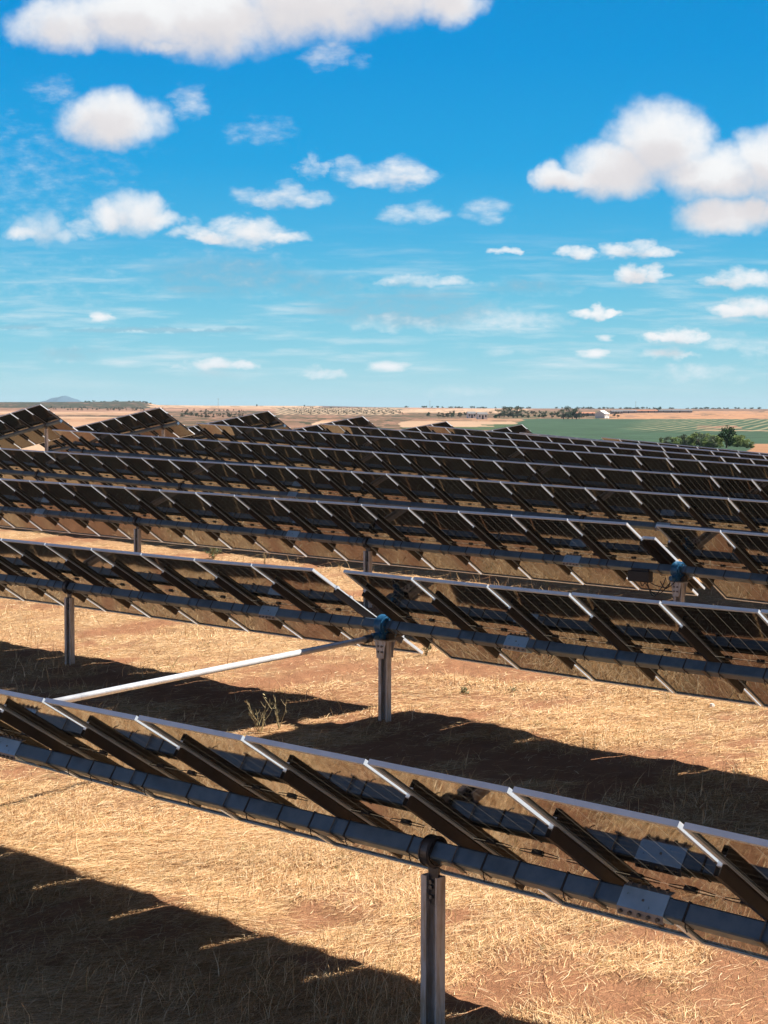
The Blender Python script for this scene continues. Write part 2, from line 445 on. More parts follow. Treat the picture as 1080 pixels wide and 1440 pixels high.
# ------------------------------------------------------------------ numpy noise
def _h(ix, iy, s):
    n = (ix.astype(np.int64) * 374761393 + iy.astype(np.int64) * 668265263 + s * 974711) & 0xffffffff
    n = ((n ^ (n >> 13)) * 1274126177) & 0xffffffff
    return ((n ^ (n >> 16)) & 0xffff) / 65535.0
def vnoise(x, y, s=0):
    ix, iy = np.floor(x), np.floor(y); fx, fy = x - ix, y - iy
    fx = fx * fx * (3 - 2 * fx); fy = fy * fy * (3 - 2 * fy)
    a = _h(ix, iy, s) * (1 - fx) + _h(ix + 1, iy, s) * fx
    b = _h(ix, iy + 1, s) * (1 - fx) + _h(ix + 1, iy + 1, s) * fx
    return a * (1 - fy) + b * fy
def fbm_np(x, y, s=0, o=4):
    t = 0; a = 0.5; n = 0
    for i in range(o):
        t = t + a * vnoise(x * 2 ** i + 17.3 * i, y * 2 ** i - 9.1 * i, s + i); n += a; a *= 0.5
    return t / n
def sstep(a, b, x):
    t = np.clip((x - a) / (b - a), 0, 1); return t * t * (3 - 2 * t)

# ------------------------------------------------------------------ tracker tables (row, along-row start, tube height profile, tilt)
WP = 1.153                                  # module pitch along the row
PIT = 6.808
ROWP = {1: 8.102, 2: 14.885, 3: 21.709, 4: 28.588, 5: 35.335}
for r_ in range(6, 12): ROWP[r_] = 35.335 + PIT * (r_ - 5)
class Table:
    def __init__(s, row, K0, w, k0, k1):
        s.row, s.K0, s.w, s.k0, s.k1 = row, K0, w, k0, k1
        s.p = ROWP[row]
        s.lo, s.hi = None, None
    def x(s, k): return s.w[0] + k * WP
    def zx(s, x):
        q = np.asarray((x - s.w[0]) - s.K0 * WP, float)
        L = s.lim if hasattr(s, 'lim') else (-1e9, 1e9)
        qc = np.clip(q, *L)
        z = s.w[1] + s.w[2] * qc + s.w[3] * qc ** 2 + s.w[4] * qc ** 3
        sl = s.w[2] + 2 * s.w[3] * qc + 3 * s.w[4] * qc ** 2
        return z + np.clip(sl, -.04, .04) * (q - qc) if hasattr(s, 'lim') else z
    def tau(s, k): return s.w[5] + s.w[6] * np.clip((k - s.K0) * WP, -12, 12)
T = {}
def tab(name, row, K0, w, k0, k1, lim=None):
    t_ = Table(row, K0, w, k0, k1)
    if lim: t_.lim = lim
    T[name] = t_
tab('1R', 1, 2.5, (-10.881, -2.89428, .00655, -.00116, -.00022, .58724, .00479), -3, 8, (-5.5, 4))
tab('1L', 1, 2.5, (-11.40, -2.89428, .00655, -.00116, -.00022, .58724, .00479), -8, -3, (-5.5, 4))
tab('2L', 2, 3.0, (-22.186, -2.67722, .00024, .00128, .00026, .56698, -.00211), -5, 6, (-5, 4))
tab('2R', 2, 2.5, (-14.780, -2.66304, -.00255, .00133, .00005, .5879, .0035), 0, 8, (-4, 4))
tab('3L', 3, 7.5, (-33.031, -2.36305, -.00805, -.00003, .00001, .58984, -.00188), -5, 15, (-10, 11))
tab('3R', 3, 0.5, (-15.230, -2.44198, -.02196, 0, 0, .5778, 0), 0, 5)
tab('4', 4, 11.0, (-43.923, -2.12251, -.01804, -.00013, -.00001, .58375, -.00071), -5, 24, (-14, 15))
tab('5', 5, 12.5, (-51.254, -1.86719, -.0309, -.00009, 0, .58264, 0), 0, 30)
tab('6', 6, 0, (-51.705, -1.236, -.040, 0, 0, .583, 0), 0, 25)
tab('7', 7, 0, (-52.117, -1.285, -.048, 0, 0, .583, 0), 0, 23)
tab('8', 8, 0, (-52.553, -1.396, -.0555, 0, 0, .583, 0), 0, 21)
tab('9', 9, 0, (-53.0, -1.75, -.060, 0, 0, .583, 0), 0, 18)
tab('10', 10, 0, (-53.45, -2.042, -.065, 0, 0, .583, 0), 0, 16)
PK = {6: (-62.053, -.485, .167), 7: (-62.668, -.61, .144), 8: (-63.001, -.752, .135), 9: (-63.435, -1.011, .137), 10: (-63.885, -1.295, .142), 11: (-64.305, -1.49, .151)}
for r_, (xe, ze, b_) in PK.items():
    n_ = {6: 6, 7: 9, 8: 8, 9: 7, 10: 6, 11: 5}[r_]
    tab('P%d' % r_, r_, n_, (xe - n_ * WP, ze, b_, 0, 0, .583, 0), 0, n_)
TUBE_H = {1: 1.20, 2: 1.18, 3: 1.19, 4: 1.12}
# ------------------------------------------------------------------ terrain
XG = np.arange(-160, 60, 0.5)
def row_profile(r_):
    names = {1: ['1R'], 2: ['2L', '2R'], 3: ['3L', '3R']}.get(r_, [str(r_)] if str(r_) in T else [])
    if r_ == 11:
        z = -2.35 - .07 * (np.maximum(XG, -53.9) + 53.9)
    elif len(names) == 2:
        zl, zr = T[names[0]].zx(XG), T[names[1]].zx(XG)
        q = sstep(-17.5, -12.5, XG); z = zl * (1 - q) + zr * q
        z = np.where(XG > -8, np.interp(-8, XG, z) - .01 * (XG + 8), z)
    else:
        z = T[names[0]].zx(np.minimum(XG, -5)) - 0.02 * np.maximum(XG + 5, 0)
    xs_l, zl_, sl = PK.get(r_, (-61.5, -.75 - .30 * max(0, 5 - r_), .15))
    x0 = {5: -51.3, 4: -50.5}.get(r_, -52.5)
    d = xs_l - XG
    sl_mid = 0.0
    zl_ = zl_ - 0.45
    left = zl_ - sl * np.where(d < 10, d, 10 + 15 * (1 - np.exp(-(np.maximum(d, 10) - 10) / 15)))
    zr0 = np.interp(x0, XG, z)
    q = np.clip((XG - xs_l) / (x0 - xs_l) * 2.2, 0, 1)
    h00 = 2 * q ** 3 - 3 * q ** 2 + 1
    mid = zl_ * h00 + zr0 * (1 - h00) + (q ** 3 - 2 * q ** 2 + q) * (x0 - xs_l) * sl_mid
    return np.where(XG > x0, z, np.where(XG < xs_l, left, mid)) - TUBE_H.get(r_, 1.03)
PROF = np.array([row_profile(r_) for r_ in range(1, 12)])
PROF[:, XG > 0] = PROF[:, [np.argmin(abs(XG))]] - 0.01 * XG[XG > 0]
YR = np.array([ROWP[r_] for r_ in range(1, 12)])
YFULL = np.concatenate([[-60, 0], YR, [90, 130]])
PFULL = np.vstack([PROF[0] - 1.4, PROF[0] - .24, PROF, PROF[-1] - .8, PROF[-1] - 3.2])
def near_z(x, y):
    xi = np.clip((x - XG[0]) / 0.5, 0, len(XG) - 1.001); i = xi.astype(int); fx = xi - i
    yj = np.clip(np.searchsorted(YFULL, y) - 1, 0, len(YFULL) - 2)
    fy = np.clip((y - YFULL[yj]) / (YFULL[yj + 1] - YFULL[yj]), 0, 1)
    a = PFULL[yj, i] * (1 - fx) + PFULL[yj, i + 1] * fx
    b = PFULL[yj + 1, i] * (1 - fx) + PFULL[yj + 1, i + 1] * fx
    dip = np.where((yj >= 4) & (yj <= 12), .17, 0) * np.sin(np.pi * fy) ** 2      # dip added so the ground seen between the rows lies in shade
    return a * (1 - fy) + b * fy - dip
DT = np.array([1, 80, 150, 250, 400, 600, 900, 1300, 2000, 3000, 3600, 5000, 14000.])
def far_y(X, D):
    rg = np.interp(X, [-400, 0, 60, 195, 222, 300, 450, 520, 700, 1080, 1500], [569, 567, 567, 565.5, 570.5, 571.3, 571.8, 573, 574, 574.2, 572])
    Y = [np.full_like(X, q) for q in (668, 668, 650, 632, 616, 602, 590, 583, 577.3)] + [rg, rg + .4, rg + 4, np.full_like(X, 581.)]
    Y = np.array(Y)
    lD = np.log(np.clip(D, 1, 13999)); lT = np.log(DT)
    j = np.clip(np.searchsorted(lT, lD) - 1, 0, len(DT) - 2); f = (lD - lT[j]) / (lT[j + 1] - lT[j])
    ar = np.arange(len(X)); return Y[j, ar] * (1 - f) + Y[j + 1, ar] * f
def polar(x, y):
    f_ = x * FH.x + y * FH.y; r_ = x * RH.x + y * RH.y
    D = np.hypot(x, y); az = np.arctan2(r_, f_)
    X = 540 + F_PX * np.tan(np.clip(az, -1.2, 1.2)); return X, D
def ground_z(x, y, micro=True):
    x = np.atleast_1d(np.asarray(x, float)); y = np.atleast_1d(np.asarray(y, float))
    X, D = polar(x, y)
    zf = (HORIZON - far_y(np.clip(X, -900, 2200), D)) / F_PX * D
    zf = zf + (fbm_np(x / 260, y / 260, 5, 3) - .5) * np.clip(D / 400, 0, 1) * 1.6
    k = sstep(95, 180, D)
    z = near_z(x, y) * (1 - k) + zf * k
    if micro:
        q = 1 - sstep(40, 90, D)
        z = z + q * ((fbm_np(x * 1.3, y * 1.3, 11, 3) - .5) * .09 + (fbm_np(x * 6, y * 6, 12, 3) - .5) * .045)
    return z
def gz(x, y): return float(ground_z(x, y)[0])

AZC = np.arctan2(FH.y, FH.x)
fov = np.concatenate([np.arange(-180, -40, 5), np.arange(-40, -18, 1.0), np.arange(-18, -13.6, .2), np.arange(-13.6, 13.6, .06), np.arange(13.6, 18, .2), np.arange(18, 40, 1.0), np.arange(40, 180, 5)])
az = np.radians(fov)
rad = np.concatenate([np.geomspace(0.6, 7.5, 24)[:-1], np.geomspace(7.5, 60, 330)[:-1], np.geomspace(60, 11400, 330)])
AA, RR_ = np.meshgrid(az, rad)
gx_ = (np.cos(AZC - AA) * RR_).ravel(); gy_ = (np.sin(AZC - AA) * RR_).ravel()
gzv = ground_z(gx_, gy_)
na, nr = len(az), len(rad)
ii = np.arange((nr - 1) * na).reshape(nr - 1, na)
jj = np.roll(ii, -1, axis=1)
quads = np.stack([ii, jj, jj + na, ii + na], -1).reshape(-1, 4)[:, ::-1]
ctr = len(gx_)
gverts = np.concatenate([np.stack([gx_, gy_, gzv], 1)])
# what grows where: field colours as they are on the ground
def field_colour(x, y):
    X, D = polar(x, y)
    Y = far_y(np.clip(X, -900, 2200), D)
    wob = (fbm_np(x / 120, y / 120, 21, 4) - .5)
    Xw = X + wob * 40; Yw = Y + (fbm_np(x / 60, y / 90, 22, 3) - .5) * 1.6
    patch = fbm_np(x / 180, y / 180, 23, 4)[:, None]
    fine = fbm_np(x / 9, y / 9, 24, 3)[:, None]
    def C(*c): return np.array(c)[None, :]
    cls = fbm_np((x * RH.x + y * RH.y) / 330 + 3, (x * FH.x + y * FH.y) / 240, 31, 4)[:, None]
    tan = np.where(cls < .40, C(.40, .25, .17), np.where(cls < .47, C(.56, .36, .23), np.where(cls < .56, C(.66, .45, .29), C(.78, .58, .40))))
    pink = C(.46, .29, .20); brown = C(.25, .165, .12); olive = C(.085, .092, .05); green = C(.070, .150, .090); pale = C(.76, .60, .42)
    mott = np.where(fine > .52, olive, pink * .9)
    c = tan.copy()
    def put_(mask, col): 
        col = np.broadcast_to(col, c.shape); c[mask] = col[mask]
    left = Xw < 215
    put_(left & (Yw < 575.2), np.where(fine > .66, brown * 1.1, olive))
    put_(left & (Yw > 578.5) & (Yw < 581), pink * 1.25)
    put_(left & (Yw > 584) & (Yw < 588), mott)
    midl = (Xw >= 215) & (Xw < 450)
    put_(midl & (Yw > 575.8) & (Yw < 578), pink * 1.2)
    put_(midl & (Yw >= 578), mott)
    mid2 = (Xw >= 450) & (Xw < 570)
    put_(mid2 & (Yw < 573.6), C(.22, .15, .125))
    stripes = (np.sin(X * .62 + Y * 3.2) > 0.1)
    put_((Xw > 385) & (Xw < 560) & (Yw >= 574.2) & (Yw < 583) & stripes, pale)
    put_((Xw > 385) & (Xw < 560) & (Yw >= 574.2) & (Yw < 583) & ~stripes, C(.20, .165, .10))
    put_((Xw > 470) & (Xw < 570) & (Yw >= 583), mott)
    mid3 = (Xw >= 570) & (Xw < 745)
    put_(mid3 & (Yw < 575.4), pink * 1.35)
    put_(mid3 & (Yw >= 580) & (Yw < 588), np.where(fine > .5, olive * 1.2, tan * .8))
    put_(mid3 & (Yw >= 590), np.where(patch > .5, C(.10, .17, .08), tan * .85))
    rgt = Xw >= 745
    put_(rgt & (Yw < 577.2), np.where(fine > .58, brown, pink * .85))
    put_((Xw >= 700) & (Xw < 860) & (Yw >= 577.2) & (Yw < 588.5), np.where(fine > .56, C(.09, .12, .055), C(.36, .24, .15)))
    put_((Xw >= 860) & (Yw >= 577.2) & (Yw < 588.6), np.where(fine > .66, brown * 1.5, C(.66, .39, .22)))
    grn = (Xw >= 735) & (Yw >= 588.6)
    put_(grn, green * (0.75 + .5 * fine))
    global VINE
    VINE = grn * sstep(880, 935, X + wob * 60) * (1 - sstep(603, 608, Yw)) * np.where(fine[:, 0] < .36, .3, 1)
    put_(grn & (X > 980) & (X < 1040 + 30 * wob) & (Yw > 597) & (Yw < 603) & (fine[:, 0] > .42), C(.38, .24, .16))
    put_(grn & (Xw > 1000) & (Yw > 603.6) & (Yw < 605.2), C(.62, .45, .30))
    put_((Xw > 1052) & (Yw > 621), C(.55, .32, .18))
    spk = (fbm_np(x / 14, y / 30, 33, 3) > .69) & (D > 800) & (~grn)
    c[spk] = np.array([.10, .10, .06])
    return c * (0.88 + .24 * fine) * np.array([.58, .52, .49])[None, :]
def bare_mask(x, y):
    """1 where straw covers the soil, 0 on bare red earth"""
    n1 = fbm_np(x * .55, y * .42, 41, 4); n2 = fbm_np(x * 2.2, y * 1.6, 43, 3)
    c = sstep(.365, .57, n1 * .62 + n2 * .38)
    for (bx, by, br, bs) in ((-16.6, 15.9, 1.9, .8), (-14.4, 15.9, 1.2, .7), (-14.3, 10.5, .8, .5)):
        c = c * (1 - bs * np.exp(-((x - bx) ** 2 + (y - by) ** 2) / br ** 2))
    return c
fc = field_colour(gx_, gy_)
rgba = np.ones((len(gx_), 4), np.float32); rgba[:, :3] = fc
rgba[:, 3] = sstep(100, 170, np.hypot(gx_, gy_))
gme = big_mesh('ground', gverts, quads, [])
ga = gme.attributes.new('field', 'FLOAT_COLOR', 'POINT'); ga.data.foreach_set('color', rgba.ravel())
ca = gme.attributes.new('cover', 'FLOAT', 'POINT'); ca.data.foreach_set('value', np.ascontiguousarray(bare_mask(gx_, gy_), np.float32))
va = gme.attributes.new('vine', 'FLOAT', 'POINT'); va.data.foreach_set('value', np.ascontiguousarray(VINE, np.float32))
gme.polygons.foreach_set('use_smooth', [True] * len(gme.polygons))
m, nt = new_mat('dry_stubble_on_red_soil')
a = nt.n('ShaderNodeAttribute'); a.attribute_name = 'field'
t = nt.n('ShaderNodeTexCoord'); ob = t.outputs['Object']
soil = nt.mix(nt.noise(ob, 3.5, 6, 0.65), (0.24, 0.095, 0.045), (0.50, 0.255, 0.135))
rotv = nt.n('ShaderNodeVectorRotate', rotation_type='Z_AXIS'); nt.l(ob, rotv.inputs['Vector']); rotv.inputs['Angle'].default_value = 0.3
st1 = nt.noise(nt.vmath('MULTIPLY', rotv.outputs[0], (60, 7, 10)), 1.0, 5, 0.7, 1.2)
rot2 = nt.n('ShaderNodeVectorRotate', rotation_type='Z_AXIS'); nt.l(ob, rot2.inputs['Vector']); rot2.inputs['Angle'].default_value = -0.5
st2 = nt.noise(nt.vmath('MULTIPLY', rot2.outputs[0], (55, 8, 10)), 1.0, 5, 0.7, 1.0)
strawmask = nt.math('MAXIMUM', nt.smooth(st1, 0.46, 0.62), nt.smooth(st2, 0.48, 0.64))
cva = nt.n('ShaderNodeAttribute'); cva.attribute_name = 'cover'; cover = cva.outputs['Fac']
strawc = nt.mix(nt.noise(ob, 9, 4), (0.46, 0.285, 0.14), (0.70, 0.49, 0.27))
nearc = nt.mix(nt.math('MULTIPLY_ADD', nt.math('MULTIPLY', strawmask, 0.45), nt.math('MULTIPLY_ADD', cover, 0.85, 0.15), nt.math('MULTIPLY', cover, 0.5)), soil, strawc)
vn = nt.n('ShaderNodeAttribute'); vn.attribute_name = 'vine'
rowd = tuple(RH * .965 - FH * .262)
stripe = nt.math('SINE', nt.math('MULTIPLY', nt.vmath('DOT_PRODUCT', ob, rowd), 2 * math.pi / 5.2))
stripe = nt.math('MULTIPLY', nt.smooth(stripe, 0.1, 0.8), nt.math('MULTIPLY', vn.outputs['Fac'], 0.75))
farc = nt.mix(stripe, a.outputs['Color'], (0.27, 0.235, 0.135))
cc = nt.mix(a.outputs['Alpha'], nearc, farc)
bmp = nt.n('ShaderNodeBump'); bmp.inputs['Strength'].default_value = 0.7; bmp.inputs['Distance'].default_value = 0.03
hgt = nt.math('ADD', nt.math('MULTIPLY', strawmask, 0.6), nt.noise(ob, 14, 5, 0.7))
nt.l(hgt, bmp.inputs['Height'])
principled(nt, cc, 0.9, 0, 0.15, bmp.outputs[0])
gme.materials.append(m)
ground = put('ground', gme); ground['kind'] = 'structure'

# far mountain
mb_v = []; nU, nV = 48, 14
mc = FH * 9000 + RH * ((88 - 540) / F_PX * 9000)
for i in range(nU + 1):
    u = i / nU * 2 - 1
    for j in range(nV + 1):
        w_ = j / nV * 2 - 1
        prof_ = max(0, 1 - abs(u) ** 2.4) ** .9 * (1 - abs(w_) ** 2)
        h_ = -40 + 108 * prof_ + 5 * math.sin(u * 7 + 1) * prof_ + 2.5 * math.sin(u * 19) * prof_
        q = mc + RH * (u * 185) + FH * (w_ * 400)
        mb_v.append((q.x, q.y, h_))
mf = np.array([(i * (nV + 1) + j, (i + 1) * (nV + 1) + j, (i + 1) * (nV + 1) + j + 1, i * (nV + 1) + j + 1) for i in range(nU) for j in range(nV)])
mm = big_mesh('mountain', np.array(mb_v), mf, ['mountain'])
mm.polygons.foreach_set('use_smooth', [True] * len(mm.polygons))
o = put('mountain', mm); o['kind'] = 'structure'

# ------------------------------------------------------------------ solar tracker parts
GAP = WP - MOD_W
X0, X1 = GAP / 2, GAP / 2 + MOD_W
HB, HF = 0.135, 0.170
def make_laminate():
    mb = MB(); y = MOD_L / 2 - .011
    a0, a1 = X0 + .011, X1 - .011
    z0, z1 = .150, .156
    vsx = [(a0, -y, z0), (a1, -y, z0), (a1, y, z0), (a0, y, z0), (a0, -y, z1), (a1, -y, z1), (a1, y, z1), (a0, y, z1)]
    mb.add(vsx, [(0, 3, 2, 1)], 0); mb.add(vsx, [(4, 5, 6, 7)], 1)
    mb.add(vsx, [(0, 1, 5, 4), (1, 2, 6, 5), (2, 3, 7, 6), (3, 0, 4, 7)], 2)
    me = bpy.data.meshes.new('solar_panel'); me.from_pydata(mb.v, [], mb.f)
    for q in ('lam_back', 'lam_front', 'black'): me.materials.append(M[q])
    me.polygons.foreach_set('material_index', mb.mi); me.update()
    return me
def make_frame():
    mb = MB(); y = MOD_L / 2; w = .0105
    mb.box(X0, X0 + w, -y, y, HB, HF); mb.box(X1 - w, X1, -y, y, HB, HF)
    mb.box(X0 + w, X1 - w, -y, -y + w, HB, HF); mb.box(X0 + w, X1 - w, y - w, y, HB, HF)
    # return flanges on the back
    fl, th = .028, .002
    mb.box(X0 + w, X0 + fl, -y + w, y - w, HB + .0005, HB + th); mb.box(X1 - fl, X1 - w, -y + w, y - w, HB + .0005, HB + th)
    mb.box(X0 + fl, X1 - fl, -y + w, -y + fl, HB + .0005, HB + th); mb.box(X0 + fl, X1 - fl, y - fl, y - w, HB + .0005, HB + th)
    return mb.mesh('panel_frame', ['alu'])
def make_jbox():
    mb = MB()
    mb.bevbox(-.042, .042, -.018, .018, .134, .1495, .005, 'z')
    mb.tube([(-.04, 0, .140), (-.10, .004, .141), (-.16, .012, .145)], .0032, 5)
    mb.tube([(.04, 0, .140), (.10, .004, .141), (.16, .012, .145)], .0032, 5)
    return mb.mesh('junction_box', ['black'])
def make_purlin():
    mb = MB(); Lp = .68; t_ = .003
    # hat section: crown against the tube, open towards the modules, with flanges
    h0, h1 = .0605, HB - .0005
    P = [(-.042, h1), (-.042, h1 - t_), (-.021, h1 - t_), (-.017, h0), (.017, h0), (.021, h1 - t_), (.042, h1 - t_), (.042, h1), (.018, h1), (.0145, h0 + t_), (-.0145, h0 + t_), (-.018, h1)]
    A = [(x, -Lp, z) for x, z in P]; B = [(x, Lp, z) for x, z in P]
    n = len(P)
    mb.add(A + B, [(i, (i + 1) % n, n + (i + 1) % n, n + i) for i in range(n)], 0)
    caps = [(0, 1, 2, 11), (2, 3, 10, 11), (3, 4, 9, 10), (4, 5, 8, 9), (5, 6, 7, 8)]
    mb.add(A, [c_[::-1] for c_ in caps]); mb.add(B, caps)
    # module clamps in the gap, bright
    for y in (-.66, -.40, .40, .66):
        mb.box(-.0165, .0165, y - .022, y + .022, HB - .018, HF + .004, 1)
    # U-bolts round the tube
    for y in (-.071, .071):
        mb.tube([(0, y, .10), (0, y, -.068)], .0055, 6, 2)
    mb.box(-.02, .02, -.085, .085, -.070, -.0612, 2)
    return mb.mesh('purlin', ['purlin', 'alu', 'bolt'])
def make_coupling():
    mb = MB(); Lc = .165; a = .0615; t_ = .006
    mb.box(-Lc, Lc, -a - t_, -a, -a - .003, a + .003, 0)
    mb.box(-Lc, Lc, a, a + t_, -a - .003, a + .003, 0)
    for s_ in (-1, 1):
        z0, z1 = (a, a + .0055) if s_ > 0 else (-a - .0055, -a)
        mb.box(-Lc, Lc, -a, a, z0, z1, 0)
        # splayed bolting flange with its row of five bolts
        P = [(-a - t_ - .001, s_ * (a + .004)), (-a + .030, s_ * (a + .040)), (-a + .034, s_ * (a + .036)), (-a + .004, s_ * (a + .0058))]
        mb.prism([(-Lc, y, z) for y, z in P], [(Lc, y, z) for y, z in P], 1)
        for i in range(5):
            x = -Lc + .032 + i * (2 * Lc - .064) / 4
            c0 = Vector((x, -a + .009, s_ * (a + .024))); nn = Vector((0, -.74, s_ * .67))
            mb.tube([c0 - nn * .012, c0 + nn * .016], .0125, 6, 2)
    mb.bevbox(-.007, .007, -a - t_ - .004, -a - t_, -.007, .007, .002, 'y', 2)
    return mb.mesh('tube_coupling', ['plate', 'flange', 'bolt'])
def make_tie():
    mb = MB(); a = .0605; b_ = .0635
    for (y0, y1, z0, z1) in ((-b_, -a, -b_, b_), (a, b_, -b_, b_), (-a, a, a, b_), (-a, a, -b_, -a)):
        mb.box(-.007, .007, y0, y1, z0, z1)
    mb.tube([(0, -.03, -.063), (.004, -.02, -.085), (.012, 0, -.10)], .004, 5)
    return mb.mesh('cable_tie', ['black'])
def make_post(h, motor=False):
    """C-section pile, open towards -y, top at z=0, running down h"""
    mb = MB(); w, d, t_ = .072, .042, .007; top = -.16 if not motor else -.19
    P = [(-w, -d), (-w + .048, -d), (-w + .048, -d + t_), (-w + t_, -d + t_), (-w + t_, d - t_), (w - t_, d - t_), (w - t_, -d + t_), (w - .014, -d + t_), (w - .014, -d), (w, -d), (w, d), (-w, d)]
    n = len(P)
    A = [(x, y, -h) for x, y in P]; B = [(x, y, top) for x, y in P]
    mb.add(A + B, [(i, (i + 1) % n, n + (i + 1) % n, n + i) for i in range(n)])
    mb.add(B, [(0, 1, 2, 3), (3, 4, 11, 0), (4, 5, 10, 11), (5, 6, 9, 10), (6, 7, 8, 9)])
    return mb.mesh('post', ['post'])
def make_bearing():
    mb = MB()
    mb.ring(0, 0, 0, .088, .103, -.042, .042, 32)
    mb.ring(0, 0, 0, .1031, .108, -.036, -.026, 32); mb.ring(0, 0, 0, .1031, .108, .026, .036, 32)
    # polymer bush between the square tube and the ring
    P = [(.087 * math.cos(R(22.5 + 45 * i)), .087 * math.sin(R(22.5 + 45 * i))) for i in range(8)]
    mb.prism([(-.045, y, z) for y, z in P], [(.045, y, z) for y, z in P], 1)
    # neck plate that drops into the pile
    N = [(-.05, -.10), (.05, -.10), (.043, -.15), (.036, -.19), (.036, -.33), (.022, -.35), (-.022, -.35), (-.036, -.33), (-.036, -.19), (-.043, -.15)]
    mb.prism([(x + .012, -.012, z) for x, z in N], [(x + .012, .004, z) for x, z in N], 0)
    for z in (-.20, -.235, -.30):
        mb.bevbox(-.013, .013, -.030, -.012, z - .013, z + .013, .006, 'y', 2)
    return mb.mesh('bearing', ['strap', 'black', 'bolt'])
def make_motor():
    mb = MB()
    # slewing ring, housing and worm case
    mb.ring(0, 0, 0, .064, .135, -.055, .055, 36)
    mb.ring(0, 0, 0, .064, .118, .0551, .082, 30); mb.ring(0, 0, 0, .064, .118, -.082, -.0551, 30)
    for i in range(10):
        a_ = R(36 * i)
        y, z = .098 * math.cos(a_), .098 * math.sin(a_)
        mb.tube([(-.094, y, z), (.094, y, z)], .009, 6, 1)
    mb.bevbox(-.062, .062, -.11, .11, -.165, -.07, .02, 'y')
    mb.tube([(0, -.22, -.112), (0, -.13, -.112), (0, -.13, -.112), (0, .15, -.112)], [.038, .038, .056, .056], 16)
    mb.tube([(.02, .15, -.112), (.02, .27, -.112)], .045, 16, 2)
    mb.bevbox(.05, .12, -.05, .05, -.16, -.08, .012, 'x', 2)
    mb.box(-.10, .10, -.09, .09, -.178, -.165, 1)
    return mb.mesh('drive_motor', ['motor', 'bolt', 'black'])
def make_headplate():
    mb = MB()
    mb.box(-.105, .105, -.095, .095, -.192, -.179, 0)
    A = [(-.10, -.085, -.192), (.10, -.085, -.192), (.10, .085, -.192), (-.10, .085, -.192)]
    B = [(-.079, -.079, -.33), (.079, -.079, -.33), (.079, .079, -.33), (-.079, .079, -.33)]
    # flared cheeks in front of and behind the pile
    for y in (-.083, .079):
        mb.prism([(-.10, y, -.1925), (.10, y, -.1925), (.072, y, -.28), (.06, y, -.40), (-.06, y, -.40), (-.072, y, -.28)],
                 [(-.10, y + .006, -.1925), (.10, y + .006, -.1925), (.072, y + .006, -.28), (.06, y + .006, -.40), (-.06, y + .006, -.40), (-.072, y + .006, -.28)], 0)
    for x in (-.03, .03):
        for z in (-.25, -.32):
            mb.bevbox(x - .012, x + .012, -.097, -.083, z - .012, z + .012, .005, 'y', 1)
    return mb.mesh('head_plate', ['post', 'bolt'])
ME = dict(lam=make_laminate(), frame=make_frame(), jb=make_jbox(), purlin=make_purlin(), coup=make_coupling(), tie=make_tie(), bearing=make_bearing(), motor=make_motor(), head=make_headplate())

def basis(t_, x0, x1, tau):
    p0 = Vector((x0, t_.p, float(t_.zx(x0)))); p1 = Vector((x1, t_.p, float(t_.zx(x1))))
    ex = (p1 - p0).normalized()
    ey = Vector((0, math.cos(tau), -math.sin(tau)))
    ez = ex.cross(ey).normalized(); ey = ez.cross(ex)
    return p0, Matrix(((ex.x, ey.x, ez.x), (ex.y, ey.y, ez.y), (ex.z, ey.z, ez.z)))
def mat4(p, m3):
    q = m3.to_4x4(); q.translation = p; return q
def at_matrix(t_, x):
    k = (x - t_.w[0]) / WP
    p, m3 = basis(t_, x, x + .05, float(t_.tau(k)))
    return p, m3

